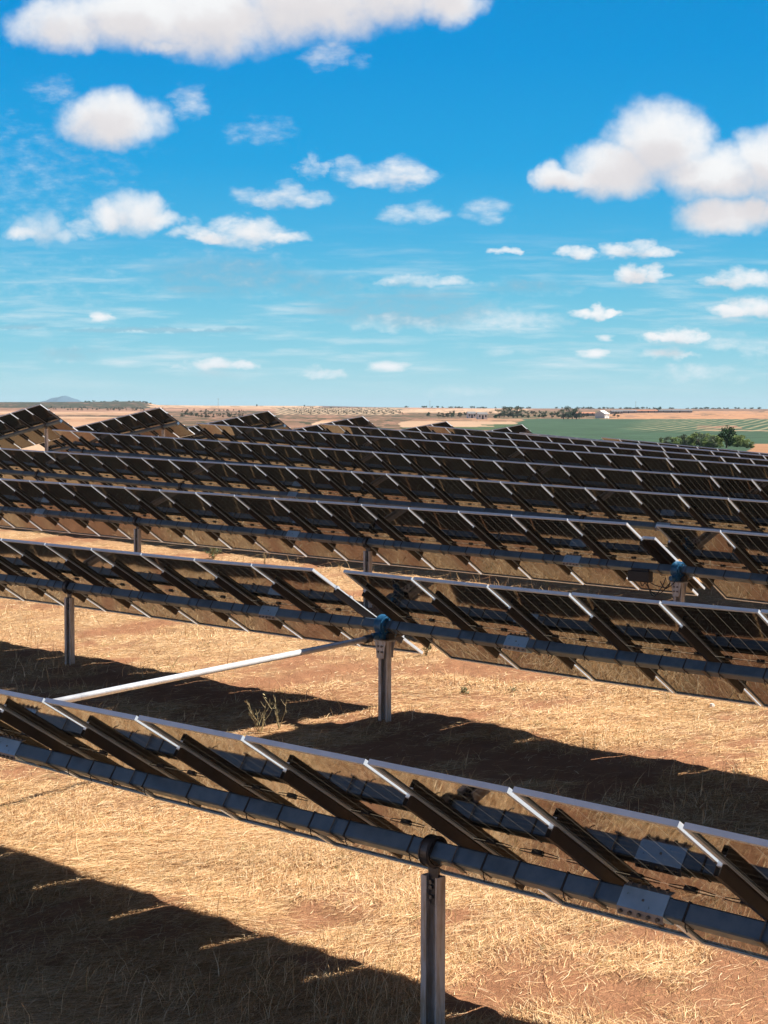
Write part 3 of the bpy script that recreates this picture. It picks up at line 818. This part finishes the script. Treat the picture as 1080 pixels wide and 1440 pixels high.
def build_tracker(tabs_, label, posts, motor_x=None, couplings=(), near=False, jboxes=False, group='solar tracker rows'):
    ts = [T[n] for n in tabs_]
    t0 = ts[0]; p = t0.p
    bx = posts[0] if posts else t0.x(t0.k0)
    base = Vector((bx, p, gz(bx, p)))
    root = thing('solar_tracker', label, 'solar tracker', base, group)
    inv = Matrix.Translation(-base)
    def tabat(x):
        best = min(ts, key=lambda q: max(q.x(q.k0) - x, x - q.x(q.k1), 0)); return best
    # torque tube
    xa, xb = min(q.x(q.k0) for q in ts) - .12, max(q.x(q.k1) for q in ts) + .12
    n = max(8, int((xb - xa) / .6)); a = .060; c_ = .010
    prof = [(-a + c_, -a), (a - c_, -a), (a, -a + c_), (a, a - c_), (a - c_, a), (-a + c_, a), (-a, a - c_), (-a, -a + c_)]
    V_ = []; f = []
    for i in range(n + 1):
        x = xa + (xb - xa) * i / n
        pp, m3 = at_matrix(tabat(x), x)
        pp = pp - base
        V_ += [tuple(pp + m3 @ Vector((0, y, z))) for y, z in prof]
    for i in range(n):
        f += [(i * 8 + j, i * 8 + (j + 1) % 8, (i + 1) * 8 + (j + 1) % 8, (i + 1) * 8 + j) for j in range(8)]
    mb = MB(); mb.add(V_, f + [tuple(range(8))[::-1], tuple(range(n * 8, n * 8 + 8))])
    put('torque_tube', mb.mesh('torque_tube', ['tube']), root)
    for t_ in ts:
        for k in range(t_.k0, t_.k1):
            pp, m3 = basis(t_, t_.x(k), t_.x(k + 1), float(t_.tau(k + .5)))
            mw = inv @ mat4(pp, m3) @ Matrix.Rotation(random.gauss(0, R(.12)), 4, 'X')
            pan = put('solar_panel', ME['lam'], root, mw)
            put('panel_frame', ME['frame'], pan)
            if jboxes:
                for jx in (.19, .575, .96):
                    put('junction_box', ME['jb'], pan, Matrix.Translation((jx, 0, 0)))
        for k in range(t_.k0, t_.k1 + 1):
            kk = min(k, t_.k1 - .01)
            pp, m3 = at_matrix(t_, t_.x(kk))
            pp = Vector((t_.x(k), t_.p, float(t_.zx(t_.x(k)))))
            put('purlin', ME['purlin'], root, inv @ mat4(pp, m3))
        if near:
            rr = random.Random(t_.row * 31 + len(tabs_[0]))
            for k in range(t_.k0, t_.k1):
                for off in (.2, .47, .8) if k % 2 else (.12, .6):
                    x = t_.x(k + off + rr.uniform(-.05, .05))
                    if any(abs(x - q) < .21 for q in couplings) or any(abs(x - q) < .12 for q in posts): continue
                    pp, m3 = at_matrix(t_, x)
                    put('cable_tie', ME['tie'], root, inv @ mat4(pp, m3))
    for x in couplings:
        pp, m3 = at_matrix(tabat(x), x)
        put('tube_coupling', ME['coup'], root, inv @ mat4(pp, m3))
    for x in posts:
        pp, _ = at_matrix(tabat(x), x)
        ismot = motor_x is not None and abs(x - motor_x) < .01
        h = pp.z - gz(x, p) + .25
        ps = put('post', make_post(h, ismot), root, Matrix.Translation(pp - base))
        if ismot:
            put('head_plate', ME['head'], ps)
            put('drive_motor', ME['motor'], root, Matrix.Translation(pp - base))
        else:
            put('bearing', ME['bearing'], ps)
    return root, base

SP = 6.83
row1, b1 = build_tracker(['1L', '1R'], 'nearest solar tracker row, crossing the bottom of the picture with large tan reflections', [-7.67, -0.9, -14.57], -14.57, (-5.93, -12.68), True, True)
row2, b2 = build_tracker(['2L', '2R'], 'second solar tracker row, its blue motor post standing beside the long drive shaft', [-14.93, -21.70, -8.1], -14.93, (-17.05, -12.75), True, True)
row3, b3 = build_tracker(['3L', '3R'], 'third solar tracker row, black control box hanging beside its blue motor', [-15.39, -22.22, -29.14, -35.97], -15.39, (-24.2, -17.45, -32.7), True, True)
row4, b4 = build_tracker(['4'], 'fourth solar tracker row, almost all black, just behind the row with the control box', [-15.9 - SP * i for i in range(0, 5)], -15.9, (-31.9, -20.65), False, True)
row5, b5 = build_tracker(['5'], 'fifth solar tracker row, its left end a pale tan panel above the dark row', [-16.4 - SP * i for i in range(0, 6)], None, (), False, True)
names = {6: 'solar tracker row just behind the pale-ended one, starting right of the second raised end',
         7: 'solar tracker row whose left end sits right of the third raised row end',
         8: 'solar tracker row starting left of the fifth raised row end, against the fields',
         9: 'nearly hidden solar tracker row, one before the farthest on the right slope',
         10: 'farthest solar tracker row on the right slope, thin black strip before the hedgerow'}
for r_ in range(6, 11):
    t_ = T[str(r_)]
    build_tracker([str(r_)], names[r_], [t_.x(t_.k0) + 1.2 + SP * i for i in range(3)])
pk = {6: 'leftmost raised row end, cut by the left edge of the picture',
      7: 'second raised row end from the left, peaking against the tan fields',
      8: 'third raised row end from the left, in front of the striped orchard',
      9: 'fourth raised row end from the left, small dark peak below the orchard',
      10: 'fifth raised row end from the left, tiny dark peak in front of the village',
      11: 'rightmost and smallest raised row end, at the edge of the green field'}
for r_ in range(6, 12):
    t_ = T['P%d' % r_]
    build_tracker(['P%d' % r_], pk[r_].replace('raised row end', 'raised tracker row end'), [t_.x(t_.k1) - 1.0, t_.x(t_.k1) - 1.0 - SP] if t_.k1 > 7 else [t_.x(t_.k1) - 1.0], group='raised tracker row ends across the aisle')

# control box, loose cables and the spare end channel on the third row
t3 = T['3L']
pp, m3 = at_matrix(t3, -16.05)
mb = MB()
mb.bevbox(-.20, .20, -.055, .055, -.085, .085, .012, 'x')
mb.box(-.16, .16, -.02, .02, .085, .12)
cb = put('control_box', mb.mesh('control_box', ['black']), row3, Matrix.Translation(pp - b3 + Vector((0, -.10, -.13))))
mb = MB()
for i, (x0, x1, dz) in enumerate(((.06, .62, .26), (.10, .50, .34), (-.02, .14, .20), (.16, .70, .18), (.40, .58, .16))):
    mb.tube([(x0 + (x1 - x0) * s_, -.10 + .03 * math.sin(3 * s_ + i), -.18 - dz * 4 * s_ * (1 - s_) * (.8 + .2 * math.sin(5 * s_ + i)) + .06 * s_) for s_ in np.linspace(0, 1, 12)], .0075, 5)
put('cable', mb.mesh('cable', ['black']), row3, Matrix.Translation(pp - b3))
pp, m3 = at_matrix(t3, t3.x(15))
mb = MB()
mb.box(.262, .272, -.70, .86, .130, .166, 0); mb.box(.040, .052, -.70, .86, .085, .150, 1); mb.box(.052, .262, -.70, .86, .145, .150, 1); mb.box(.15, .165, -.68, .84, .10, .1448, 1)
mb.box(.040, .272, -.735, -.70, .125, .165, 0)
put('end_channel', mb.mesh('end_channel', ['alu', 'purlin']), row3, Matrix.Translation(-b3) @ mat4(pp, m3))

# drive shaft between the second and first row motors
A = Vector((-14.93, 14.66, -2.72 - .06)); B = Vector((-14.57, 8.30, -3.03))
mb = MB()
d_ = (B - A)
mb.tube([Vector((0, 0, 0)), d_ * .02, d_ * .02, d_ * .98, d_ * .98, d_], [.020, .020, .036, .036, .020, .020], 20)
for s_ in (.012, .988):
    mb.tube([d_ * (s_ - .008), d_ * (s_ + .008)], .05, 12, 1)
o = put('drive_shaft', mb.mesh('drive_shaft', ['shaft', 'strap'], True), None, Matrix.Translation(A))
tag(o, 'long bright steel drive shaft running from the blue motor to the nearest row', 'drive shaft')

# ------------------------------------------------------------------ dry grass
def blades(N, lo, hi, upright=False, dens_keep=None, halfaz=16.5):
    u = rng.random(N)
    D = lo * (hi / lo) ** u if not upright else lo * (hi / lo) ** u
    a_ = np.radians(rng.uniform(-halfaz, halfaz, N))
    x = np.cos(AZC - a_) * D; y = np.sin(AZC - a_) * D
    keep = rng.random(N) < np.clip(bare_mask(x, y) * .96 + .04, 0, 1)
    x, y, D = x[keep], y[keep], D[keep]; n = len(x)
    z = ground_z(x, y)
    patchn = fbm_np(x * 1.1, y * 1.1, 61, 3)
    head = np.pi / 2 + (fbm_np(x * .8, y * .8, 51, 2) - .5) * 2.6 + rng.normal(0, .55, n) + np.pi * (rng.random(n) < .4)
    if upright:
        el = rng.uniform(.9, 1.5, n); L = rng.uniform(.05, .24, n) * (.5 + patchn)
    else:
        el = np.abs(rng.normal(.08, .18, n)); L = rng.uniform(.06, .23, n)
    wd = (rng.uniform(.0010, .0028, n)) * np.clip(D / 12, 1, 3.2) ** .85
    hx, hy = np.cos(head), np.sin(head)
    sx, sy = -hy, hx
    curl = rng.normal(0, .3, n) * L
    V_ = np.empty((n, 6, 3))
    base_lift = rng.uniform(0, .022, n) if not upright else 0
    for q, s_ in enumerate((0, .5, 1.0)):
        el2 = el * (1 - .65 * s_) if not upright else el * (1 - .15 * s_)
        cx = x + hx * L * s_ * np.cos(el2) + sx * curl * s_ * s_
        cy = y + hy * L * s_ * np.cos(el2) + sy * curl * s_ * s_
        cz = z - .004 + base_lift + L * s_ * np.sin(el2)
        ww = wd * (1 - .7 * s_)
        tilt = rng.uniform(-.6, .6, n)
        for e, sg in enumerate((-1, 1)):
            V_[:, q * 2 + e, 0] = cx + sg * sx * ww; V_[:, q * 2 + e, 1] = cy + sg * sy * ww; V_[:, q * 2 + e, 2] = cz + sg * ww * tilt
    i0 = np.arange(n)[:, None] * 6
    Fq = np.concatenate([i0 + np.array([0, 1, 3, 2]), i0 + np.array([2, 3, 5, 4])], 1).reshape(-1, 4)
    pal = np.array([[.82, .58, .34], [.90, .69, .44], [.66, .43, .23], [.50, .29, .15], [.96, .80, .57], [.36, .21, .11], [.32, .29, .13]])
    pr = np.array([.26, .22, .2, .12, .1, .07, .03])
    col = pal[rng.choice(len(pal), n, p=pr)] * np.array([1.0, .97, .90]) * rng.uniform(.8, 1.1, (n, 1)) * (.86 + .28 * patchn[:, None])
    return V_.reshape(-1, 3), Fq, np.repeat(col, 6, 0)
parts = [blades(400000, 9.3, 24), blades(150000, 20, 48), blades(26000, 9.3, 40, True)]
off = 0; VV = []; FF = []; CC = []
for v_, f_, c_ in parts:
    VV.append(v_); FF.append(f_ + off); CC.append(c_); off += len(v_)
me = big_mesh('dry_grass', np.concatenate(VV), np.concatenate(FF), ['straw'])
set_tint(me, np.concatenate(CC))
o = put('dry_grass', me); o['kind'] = 'stuff'; o['label'] = 'mown dry straw and short dead grass on red soil'; o['category'] = 'grass'

# ------------------------------------------------------------------ plants
def stick_plant(name, loc, h, stems, col, leafcol, label, cat, seed, spread=.5, leafn=20, leafs=.02, group=None):
    r_ = random.Random(seed)
    root = thing(name, label, cat, loc, group)
    mb = MB(); tips = []
    for i in range(stems):
        a_ = r_.uniform(0, 6.28); tilt = r_.uniform(.05, spread)
        hh = h * r_.uniform(.55, 1); pts = []
        for j in range(6):
            s_ = j / 5
            pts.append(Vector((math.cos(a_) * math.sin(tilt) * hh * s_ + r_.uniform(-.015, .015), math.sin(a_) * math.sin(tilt) * hh * s_ + r_.uniform(-.015, .015), hh * s_ * math.cos(tilt * s_) - .02)))
        mb.tube(pts, [.006 * (1 - .7 * j / 5) for j in range(6)], 5)
        tips += pts[2:]
        for j in range(2, 5):
            if r_.random() < .75:
                b_ = r_.uniform(0, 6.28); ln = h * r_.uniform(.12, .28)
                q = pts[j] + Vector((math.cos(b_) * ln * .6, math.sin(b_) * ln * .6, ln * .8))
                mb.tube([pts[j], (pts[j] + q) / 2 + Vector((0, 0, -.01)), q], [.004, .003, .0015], 4)
                tips.append(q)
    st = put('stem', mb.mesh('stem', [col]), root)
    mb = MB()
    for i in range(leafn):
        c_ = r_.choice(tips) + Vector((r_.gauss(0, .02), r_.gauss(0, .02), r_.gauss(0, .02)))
        a_, b_ = Vector((r_.gauss(0, 1), r_.gauss(0, 1), r_.gauss(0, 1))).normalized(), Vector((r_.gauss(0, 1), r_.gauss(0, 1), r_.gauss(0, 1))).normalized()
        s_ = leafs * r_.uniform(.6, 1.4)
        mb.add([c_ - a_ * s_, c_ + b_ * s_ * .4, c_ + a_ * s_, c_ - b_ * s_ * .4], [(0, 1, 2, 3)])
    lf = mb.mesh('leaf', [leafcol])
    put('foliage', lf, root)
    return root
M['drystem'] = mottled('dry_stem', (0.30, 0.24, 0.12), (0.42, 0.34, 0.18), 12, 0.8)
M['dryleaf'] = mottled('dry_leaf', (0.38, 0.30, 0.14), (0.5, 0.42, 0.22), 8, 0.8)
M['greenleaf'] = mottled('weed_leaf', (0.09, 0.13, 0.05), (0.15, 0.19, 0.08), 9, 0.7)
def ground_at(px, py):
    ray = rt * ((px - 540) / F_PX) + dn * ((py - 720) / F_PX) + fw
    s_ = 12.0
    for _ in range(60):
        P = ray * s_
        s_ += (P.z - gz(P.x, P.y)) / -ray.z * .7
    return ray * s_
for i, (px, py, h, st_, sc_, lc, lab, cat, spr, ln, ls) in enumerate([
    (366, 1030, .50, 7, 'drystem', 'dryleaf', 'tall dry thistle with bare stalks standing in shade just behind the nearest row', 'dry weed', .55, 26, .018),
    (392, 1026, .46, 4, 'drystem', 'dryleaf', 'thin forked dry weed to the right of the bare thistle', 'dry weed', .4, 12, .015),
    (598, 922, .34, 6, 'drystem', 'greenleaf', 'small grey-green weed under the lower end of the second row beside the motor post', 'weed', .6, 70, .026),
    (652, 976, .12, 14, 'drystem', 'greenleaf', 'low pale green tuft on the straw right of the motor post', 'weed', 1.1, 60, .02),
    (722, 972, .09, 10, 'drystem', 'greenleaf', 'smallest faint green tuft on the sunlit straw', 'weed', 1.1, 40, .018),
    (372, 793, .40, 4, 'drystem', 'dryleaf', 'pale forked stalk rising behind the second row left of its gap', 'dry weed', .35, 16, .02),
    (300, 786, .34, 16, 'drystem', 'greenleaf', 'wide olive green weed clump behind the second row', 'weed', .9, 200, .03),
    (642, 812, .30, 6, 'drystem', 'dryleaf', 'pale dry weed behind the right half of the second row', 'dry weed', .5, 40, .022),
    (770, 826, .22, 6, 'drystem', 'dryleaf', 'short dry weed behind the second row near the right', 'dry weed', .5, 30, .02),
    (995, 1290, .10, 8, 'drystem', 'greenleaf', 'faint green sprig in the straw near the bottom right', 'weed', 1.0, 30, .014)]):
    P = ground_at(px, py)
    stick_plant('weed', (P.x, P.y, gz(P.x, P.y)), h, st_, sc_, lc, lab, cat, 100 + i, spr, ln, ls)
# pale litter stone on the straw
P = ground_at(1001, 995)
mb = MB(); pts = []
for i in range(7):
    a_ = 2 * math.pi * i / 7; q = random.uniform(.03, .045)
    pts.append((math.cos(a_) * q, math.sin(a_) * q))
mb.prism([(x, y, -.01) for x, y in pts], [(x * .7, y * .7, .035) for x, y in pts])
o = put('stone', mb.mesh('stone', ['stone']), None, Matrix.Translation((P.x, P.y, gz(P.x, P.y) + .015)))
tag(o, 'small white stone on the sunlit straw below the second row at right', 'stone')

# ------------------------------------------------------------------ far trees, houses, poles
def tree_meshes(seed, nl, leaf, cols, lobes=7, tall=1.0, low=.35):
    """unit-high tree: trunk mesh and crown mesh of leaf clumps"""
    r_ = np.random.default_rng(seed)
    mb = MB(); rr = random.Random(seed)
    mb.tube([(0, 0, -.03), (.01, 0, .18), (.0, .01, .42)], [.035, .028, .014], 7)
    cen = []
    for i in range(lobes):
        a_ = rr.uniform(0, 6.28); q = rr.uniform(.05, .28) ; z = rr.uniform(low, .82) if i > 2 else rr.uniform(low, low + .15)
        q *= 1.15 - abs(z - .5)
        c_ = (math.cos(a_) * q, math.sin(a_) * q, z); cen.append(c_ + (rr.uniform(.12, .2),))
        mb.tube([(0, 0, .25), ((c_[0]) * .5, c_[1] * .5, (.25 + z) / 2), c_], [.014, .010, .004], 5)
    trunk = mb.mesh('trunk', ['bark'])
    ci = r_.integers(0, lobes, nl); C_ = np.array(cen)
    d = r_.normal(size=(nl, 3)); d /= np.linalg.norm(d, axis=1)[:, None]
    c = C_[ci, :3] + d * (C_[ci, 3] * (r_.random(nl) ** .4))[:, None] * np.array([1, 1, .85 * tall])
    a = r_.normal(size=(nl, 3)); a /= np.linalg.norm(a, axis=1)[:, None]
    b = np.cross(a, r_.normal(size=(nl, 3))); b /= np.linalg.norm(b, axis=1)[:, None]
    s = leaf * r_.uniform(.6, 1.4, (nl, 1))
    V_ = np.stack([c - a * s, c + b * s * .7, c + a * s, c - b * s * .7], 1).reshape(-1, 3)
    F_ = np.arange(nl * 4).reshape(-1, 4)
    me_ = big_mesh('crown', V_, F_, ['leaf'])
    pal = np.array(cols); lobe_t = r_.uniform(.75, 1.25, lobes)
    col = pal[r_.integers(0, len(pal), nl)] * lobe_t[ci][:, None] * r_.uniform(.8, 1.2, (nl, 1))
    set_tint(me_, np.repeat(col, 4, 0))
    return trunk, me_
KIND = {
    'bush': [tree_meshes(200 + i, 1500, .034, [(.21, .28, .11), (.27, .34, .13), (.13, .19, .075), (.32, .37, .16)], 13, 1.0, .12) for i in range(4)],
    'grey': [tree_meshes(220 + i, 700, .034, [(.09, .115, .075), (.13, .15, .10), (.065, .085, .055)], 11, 1.0, .15) for i in range(3)],
    'dark': [tree_meshes(240 + i, 700, .034, [(.028, .06, .022), (.045, .085, .03), (.02, .04, .018)], 10, 1.0, .2) for i in range(3)],
    'olive': [tree_meshes(260 + i, 140, .075, [(.055, .065, .035), (.08, .085, .05), (.04, .05, .03)], 5, 1.0, .3) for i in range(3)],
}
def far_point(X, D):
    q = FH * D + RH * ((X - 540) / F_PX * D)
    q = q * (D / q.length); return q
def tree(kind, i, X, D, h, wid, label, group, name='tree', parts_=True):
    q = far_point(X, D); z = float(ground_z(q.x, q.y)[0])
    tk, cr = KIND[kind][i % len(KIND[kind])]
    rz = random.uniform(0, 6.28)
    mw = Matrix.Translation((q.x, q.y, z)) @ Matrix.Rotation(rz, 4, 'Z') @ Matrix.Diagonal((wid, wid, h, 1))
    root = thing(name, label, 'tree', (0, 0, 0), group)
    root.matrix_basis = mw
    put('trunk', tk, root); put('crown', cr, root)
    return root
def D_at(X, y):
    Ds = np.geomspace(160, 2990, 900); Y = far_y(np.full(900, float(X)), Ds)
    return float(np.interp(-y, -Y, Ds))
rd = random.Random(5)
# hedgerow past the last row on the right
hx = [(934, 2.4, 'grey'), (946, 2.3, 'bush'), (957, 2.5, 'grey'), (967, 2.6, 'bush'), (978, 3.2, 'grey'), (988, 3.2, 'bush'), (998, 3.2, 'grey'), (1008, 3.0, 'bush'), (1026, 2.9, 'bush'), (1037, 2.9, 'bush'), (1045, 2.5, 'bush'), (940, 2.6, 'grey'), (952, 2.2, 'bush'), (962, 2.8, 'grey'), (972, 3.1, 'bush'), (983, 3.4, 'grey'), (992, 2.6, 'bush'), (1003, 3.0, 'bush'), (1012, 2.6, 'bush'), (1032, 3.0, 'bush'), (1041, 2.6, 'bush'), (1049, 2.1, 'bush'), (930, 1.8, 'bush'), (1056, 1.6, 'bush')]
for i, (X, h, kd) in enumerate(hx):
    tree(kd, i, X, 300 + rd.uniform(-12, 12), h * .84, h * 1.1, {'bush': 'bright green bushy tree in the hedgerow just beyond the last panels at right', 'grey': 'grey-green bushy tree in the hedgerow just beyond the last panels at right'}[kd], 'hedgerow beyond the panels', 'hedge_tree')
tree('dark', 0, 1021, 292, 5.0, 4.6, 'dark round tree rising above the bright hedgerow at right', None)
for i, (X, h) in enumerate(((825, 1.5), (829, 1.9))):
    tree('bush', i, X, 235 + i * 6, h, h * 1.4, ('lower' if i == 0 else 'taller') + ' of two small bushes poking up behind the far panels mid-right', None, 'bush')
# tall tree groups by the green field and the village
for i, (X, D, h, kd) in enumerate(((792, 930, 7.0, 'grey'), (798, 950, 7.6, 'grey'), (804, 960, 8.6, 'dark'), (810, 930, 7.4, 'grey'))):
    tree(kd, i, X, D, h, h * 1.1, ['left tree, shortest', 'second tree', 'darkest and tallest tree', 'right tree'][i] + ' of the grey-green four above the green field', None)
for i, (X, D, h) in enumerate(((702, 1050, 6.6), (708, 1080, 7.4), (714, 1100, 6.0), (721, 1030, 8.2), (727, 1040, 7.6), (733, 1080, 6))):
    tree('grey', i, X, D, h, h * 1.25, 'grey-green tree in the grove left of the farmland village', 'grove by the village')
for i in range(64):
    X = rd.uniform(738, 868) if i < 34 else rd.uniform(600, 700); y = rd.uniform(580, 588) if i < 34 else rd.uniform(581.5, 588)
    if abs(X - 845) < 12 or abs(X - 664) < 6 or abs(X - 676) < 6: continue
    tree('dark' if i % 2 else 'olive', i, X, D_at(X, y), rd.uniform(2.2, 3.6), rd.uniform(3, 6), 'low dark scrub tree among the village houses and field edges', 'scrub trees round the village', 'scrub_tree')
# olive orchards
n = 0
for i in range(90):
    X = rd.uniform(40, 235); y = rd.choice([575.6, 576.4, 577.4, 578.2]) + rd.uniform(-.3, .3) + (X - 120) * .006
    tree('olive', i, X, D_at(X, y), rd.uniform(2.0, 3.0), rd.uniform(2.6, 3.8), 'tiny olive tree in the orchard strip on the left hillside', 'olive trees on the left hillside', 'olive_tree')
for i in range(60):
    X = rd.uniform(255, 345); y = rd.uniform(578, 590)
    tree('olive', i, X, D_at(X, y), rd.uniform(1.9, 2.8), rd.uniform(2.4, 3.6), 'small olive tree in the grove behind the second and third raised rows', 'olive trees in the middle grove', 'olive_tree')
for r0 in range(9):
    for i in range(12):
        X = 398 + i * 13 + r0 * 3.2 + rd.uniform(-1.2, 1.2); y = 574.6 + r0 * 1.0
        tree('olive', i + r0, X, D_at(X, y), rd.uniform(1.8, 2.5), rd.uniform(2.2, 3.2), 'tiny olive tree in the striped orchard in the middle distance', 'olive trees in the striped orchard', 'olive_tree')
# skyline trees
for X, h, lab in ((361, 5.5, 'single dark tree on the skyline, left one of a pair'), (428, 5, 'single dark tree on the skyline, right one of a pair')):
    tree('dark', int(X), X, 2850, h, h * 1.1, lab, None)
tree('dark', 1, 925, 1900, 7.5, 7.5, 'largest dark tree on the right skyline above the orange field', None)
for i in range(110):
    X = rd.uniform(800, 1079) if i < 70 else rd.uniform(560, 800)
    tree('dark', i, X, 2950 + rd.uniform(-60, 60), rd.uniform(2.5, 5.0), rd.uniform(6, 13), 'tiny dark tree in the line along the right skyline', 'trees along the right skyline', 'skyline_tree')
for i in range(22):
    X = rd.uniform(120, 212)
    tree('dark', i, X, 2950 + rd.uniform(-60, 60), rd.uniform(2.0, 3.6), rd.uniform(6, 11), 'tiny dark tree crowning the left hill', 'trees crowning the left hill', 'skyline_tree')
def house(X, y, w, d, h, rh, wall, roof, label, rot=0.3, name='farmhouse', wins=3):
    D = D_at(X, y); q = far_point(X, D); z = float(ground_z(q.x, q.y)[0])
    root = thing(name, label, 'house', (q.x, q.y, z), None)
    root.rotation_euler = (0, 0, YAW + rot)
    mb = MB()
    P0 = [(-w / 2, -d / 2, -.5), (w / 2, -d / 2, -.5), (w / 2, d / 2, -.5), (-w / 2, d / 2, -.5)]
    P1 = [(x, yy, h) for x, yy, _ in P0]
    G = [(-w / 2, 0, h + rh), (w / 2, 0, h + rh)]
    mb.add(P0 + P1 + G, [(0, 1, 5, 4), (2, 3, 7, 6), (1, 2, 6, 9, 5), (3, 0, 4, 8, 7)])
    put('wall', mb.mesh('wall', [wall]), root)
    mb = MB(); e = .35
    for s_ in (-1, 1):
        mb.add([(-w / 2 - e, s_ * (d / 2 + e), h - e * rh / (d / 2)), (w / 2 + e, s_ * (d / 2 + e), h - e * rh / (d / 2)), (w / 2 + e, 0, h + rh + .02), (-w / 2 - e, 0, h + rh + .02),
                (-w / 2 - e, s_ * (d / 2 + e), h - e * rh / (d / 2) + .15), (w / 2 + e, s_ * (d / 2 + e), h - e * rh / (d / 2) + .15), (w / 2 + e, 0, h + rh + .2), (-w / 2 - e, 0, h + rh + .2)],
               [(0, 1, 2, 3), (4, 5, 6, 7), (0, 1, 5, 4), (1, 2, 6, 5), (2, 3, 7, 6), (3, 0, 4, 7)])
    put('roof', mb.mesh('roof', [roof]), root)
    for i in range(wins):
        mb = MB(); x = -w / 2 + w * (i + .5) / wins
        if i == wins // 2: mb.box(x - .5, x + .5, -d / 2 - .05, -d / 2 + .02, 0, 2.1); put('door', mb.mesh('door', ['dark_glass']), root)
        else: mb.box(x - .45, x + .45, -d / 2 - .05, -d / 2 + .02, 1.0, 2.2); put('window', mb.mesh('window', ['dark_glass']), root)
    return root
house(846, 587.5, 7.6, 6, 2.6, 1.7, 'white_wall', 'white_wall', 'bright white gabled farmhouse above the green field', 1.1)
house(822, 584.5, 13, 4, 1.8, .8, 'grey_wall', 'roof_red', 'long low red-roofed barn left of the white farmhouse', .1, 'barn', 4)
house(662, 588, 4.5, 4, 2.6, 1.0, 'white_wall', 'roof_grey', 'left one of two tiny white village houses behind the far panels', .2)
house(677, 589.5, 5, 4, 2.6, 1.0, 'white_wall', 'roof_grey', 'right one of two tiny white village houses behind the far panels', .2)
for X, y, w, lab in ((878, 579.5, 22, 'grey farm shed left on the ridge behind the white farmhouse'), (905, 579.0, 26, 'grey-roofed farm shed in the middle of the ridge'), (948, 578.8, 34, 'long dark shed on the ridge above the orange field'), (866, 580.5, 10, 'small pale shed just right of the white farmhouse')):
    house(X, y, w, 8, 2.0, .8, 'grey_wall', 'roof_grey' if X != 905 else 'roof_red', lab, .05, 'shed', 4)
def pole(X, D, h, label):
    q = far_point(X, D); z = float(ground_z(q.x, q.y)[0])
    mb = MB(); mb.tube([(0, 0, -.5), (0, 0, h * .5), (0, 0, h)], [.22, .18, .12], 8)
    mb.box(-1.1, 1.1, -.08, .08, h - 1.0, h - .8); mb.box(-.7, .7, -.08, .08, h - 2.0, h - 1.8)
    for x in (-1.0, 0, 1.0): mb.tube([(x, 0, h - .8), (x, 0, h - .45)], .07, 6)
    o = put('utility_pole', mb.mesh('utility_pole', ['wood_pole']), None, Matrix.Translation((q.x, q.y, z)) @ Matrix.Rotation(YAW, 4, 'Z'))
    tag(o, label, 'pole')
pole(307, 2400, 13, 'thin utility pole on the left skyline above the tan field')
pole(604, 2500, 12, 'thin utility pole on the middle skyline')
pole(893, 2300, 12, 'thin utility pole on the right skyline behind the sheds')

# ------------------------------------------------------------------ haze
mb = MB(); mb.box(-11600, 11600, -11600, 11600, -60, 95)
hz = put('haze', mb.mesh('haze', []))
m = bpy.data.materials.new('thin_summer_haze'); m.use_nodes = True
nt = NT(m.node_tree)
pv = nt.n('ShaderNodeVolumePrincipled')
pv.inputs['Color'].default_value = (0.62, 0.82, 1.0, 1)
pv.inputs['Density'].default_value = 0.5 / 10000
pv.inputs['Anisotropy'].default_value = 0.0
o_ = nt.n('ShaderNodeOutputMaterial'); nt.l(pv.outputs[0], o_.inputs['Volume'])
hz.data.materials.append(m); hz['kind'] = 'stuff'
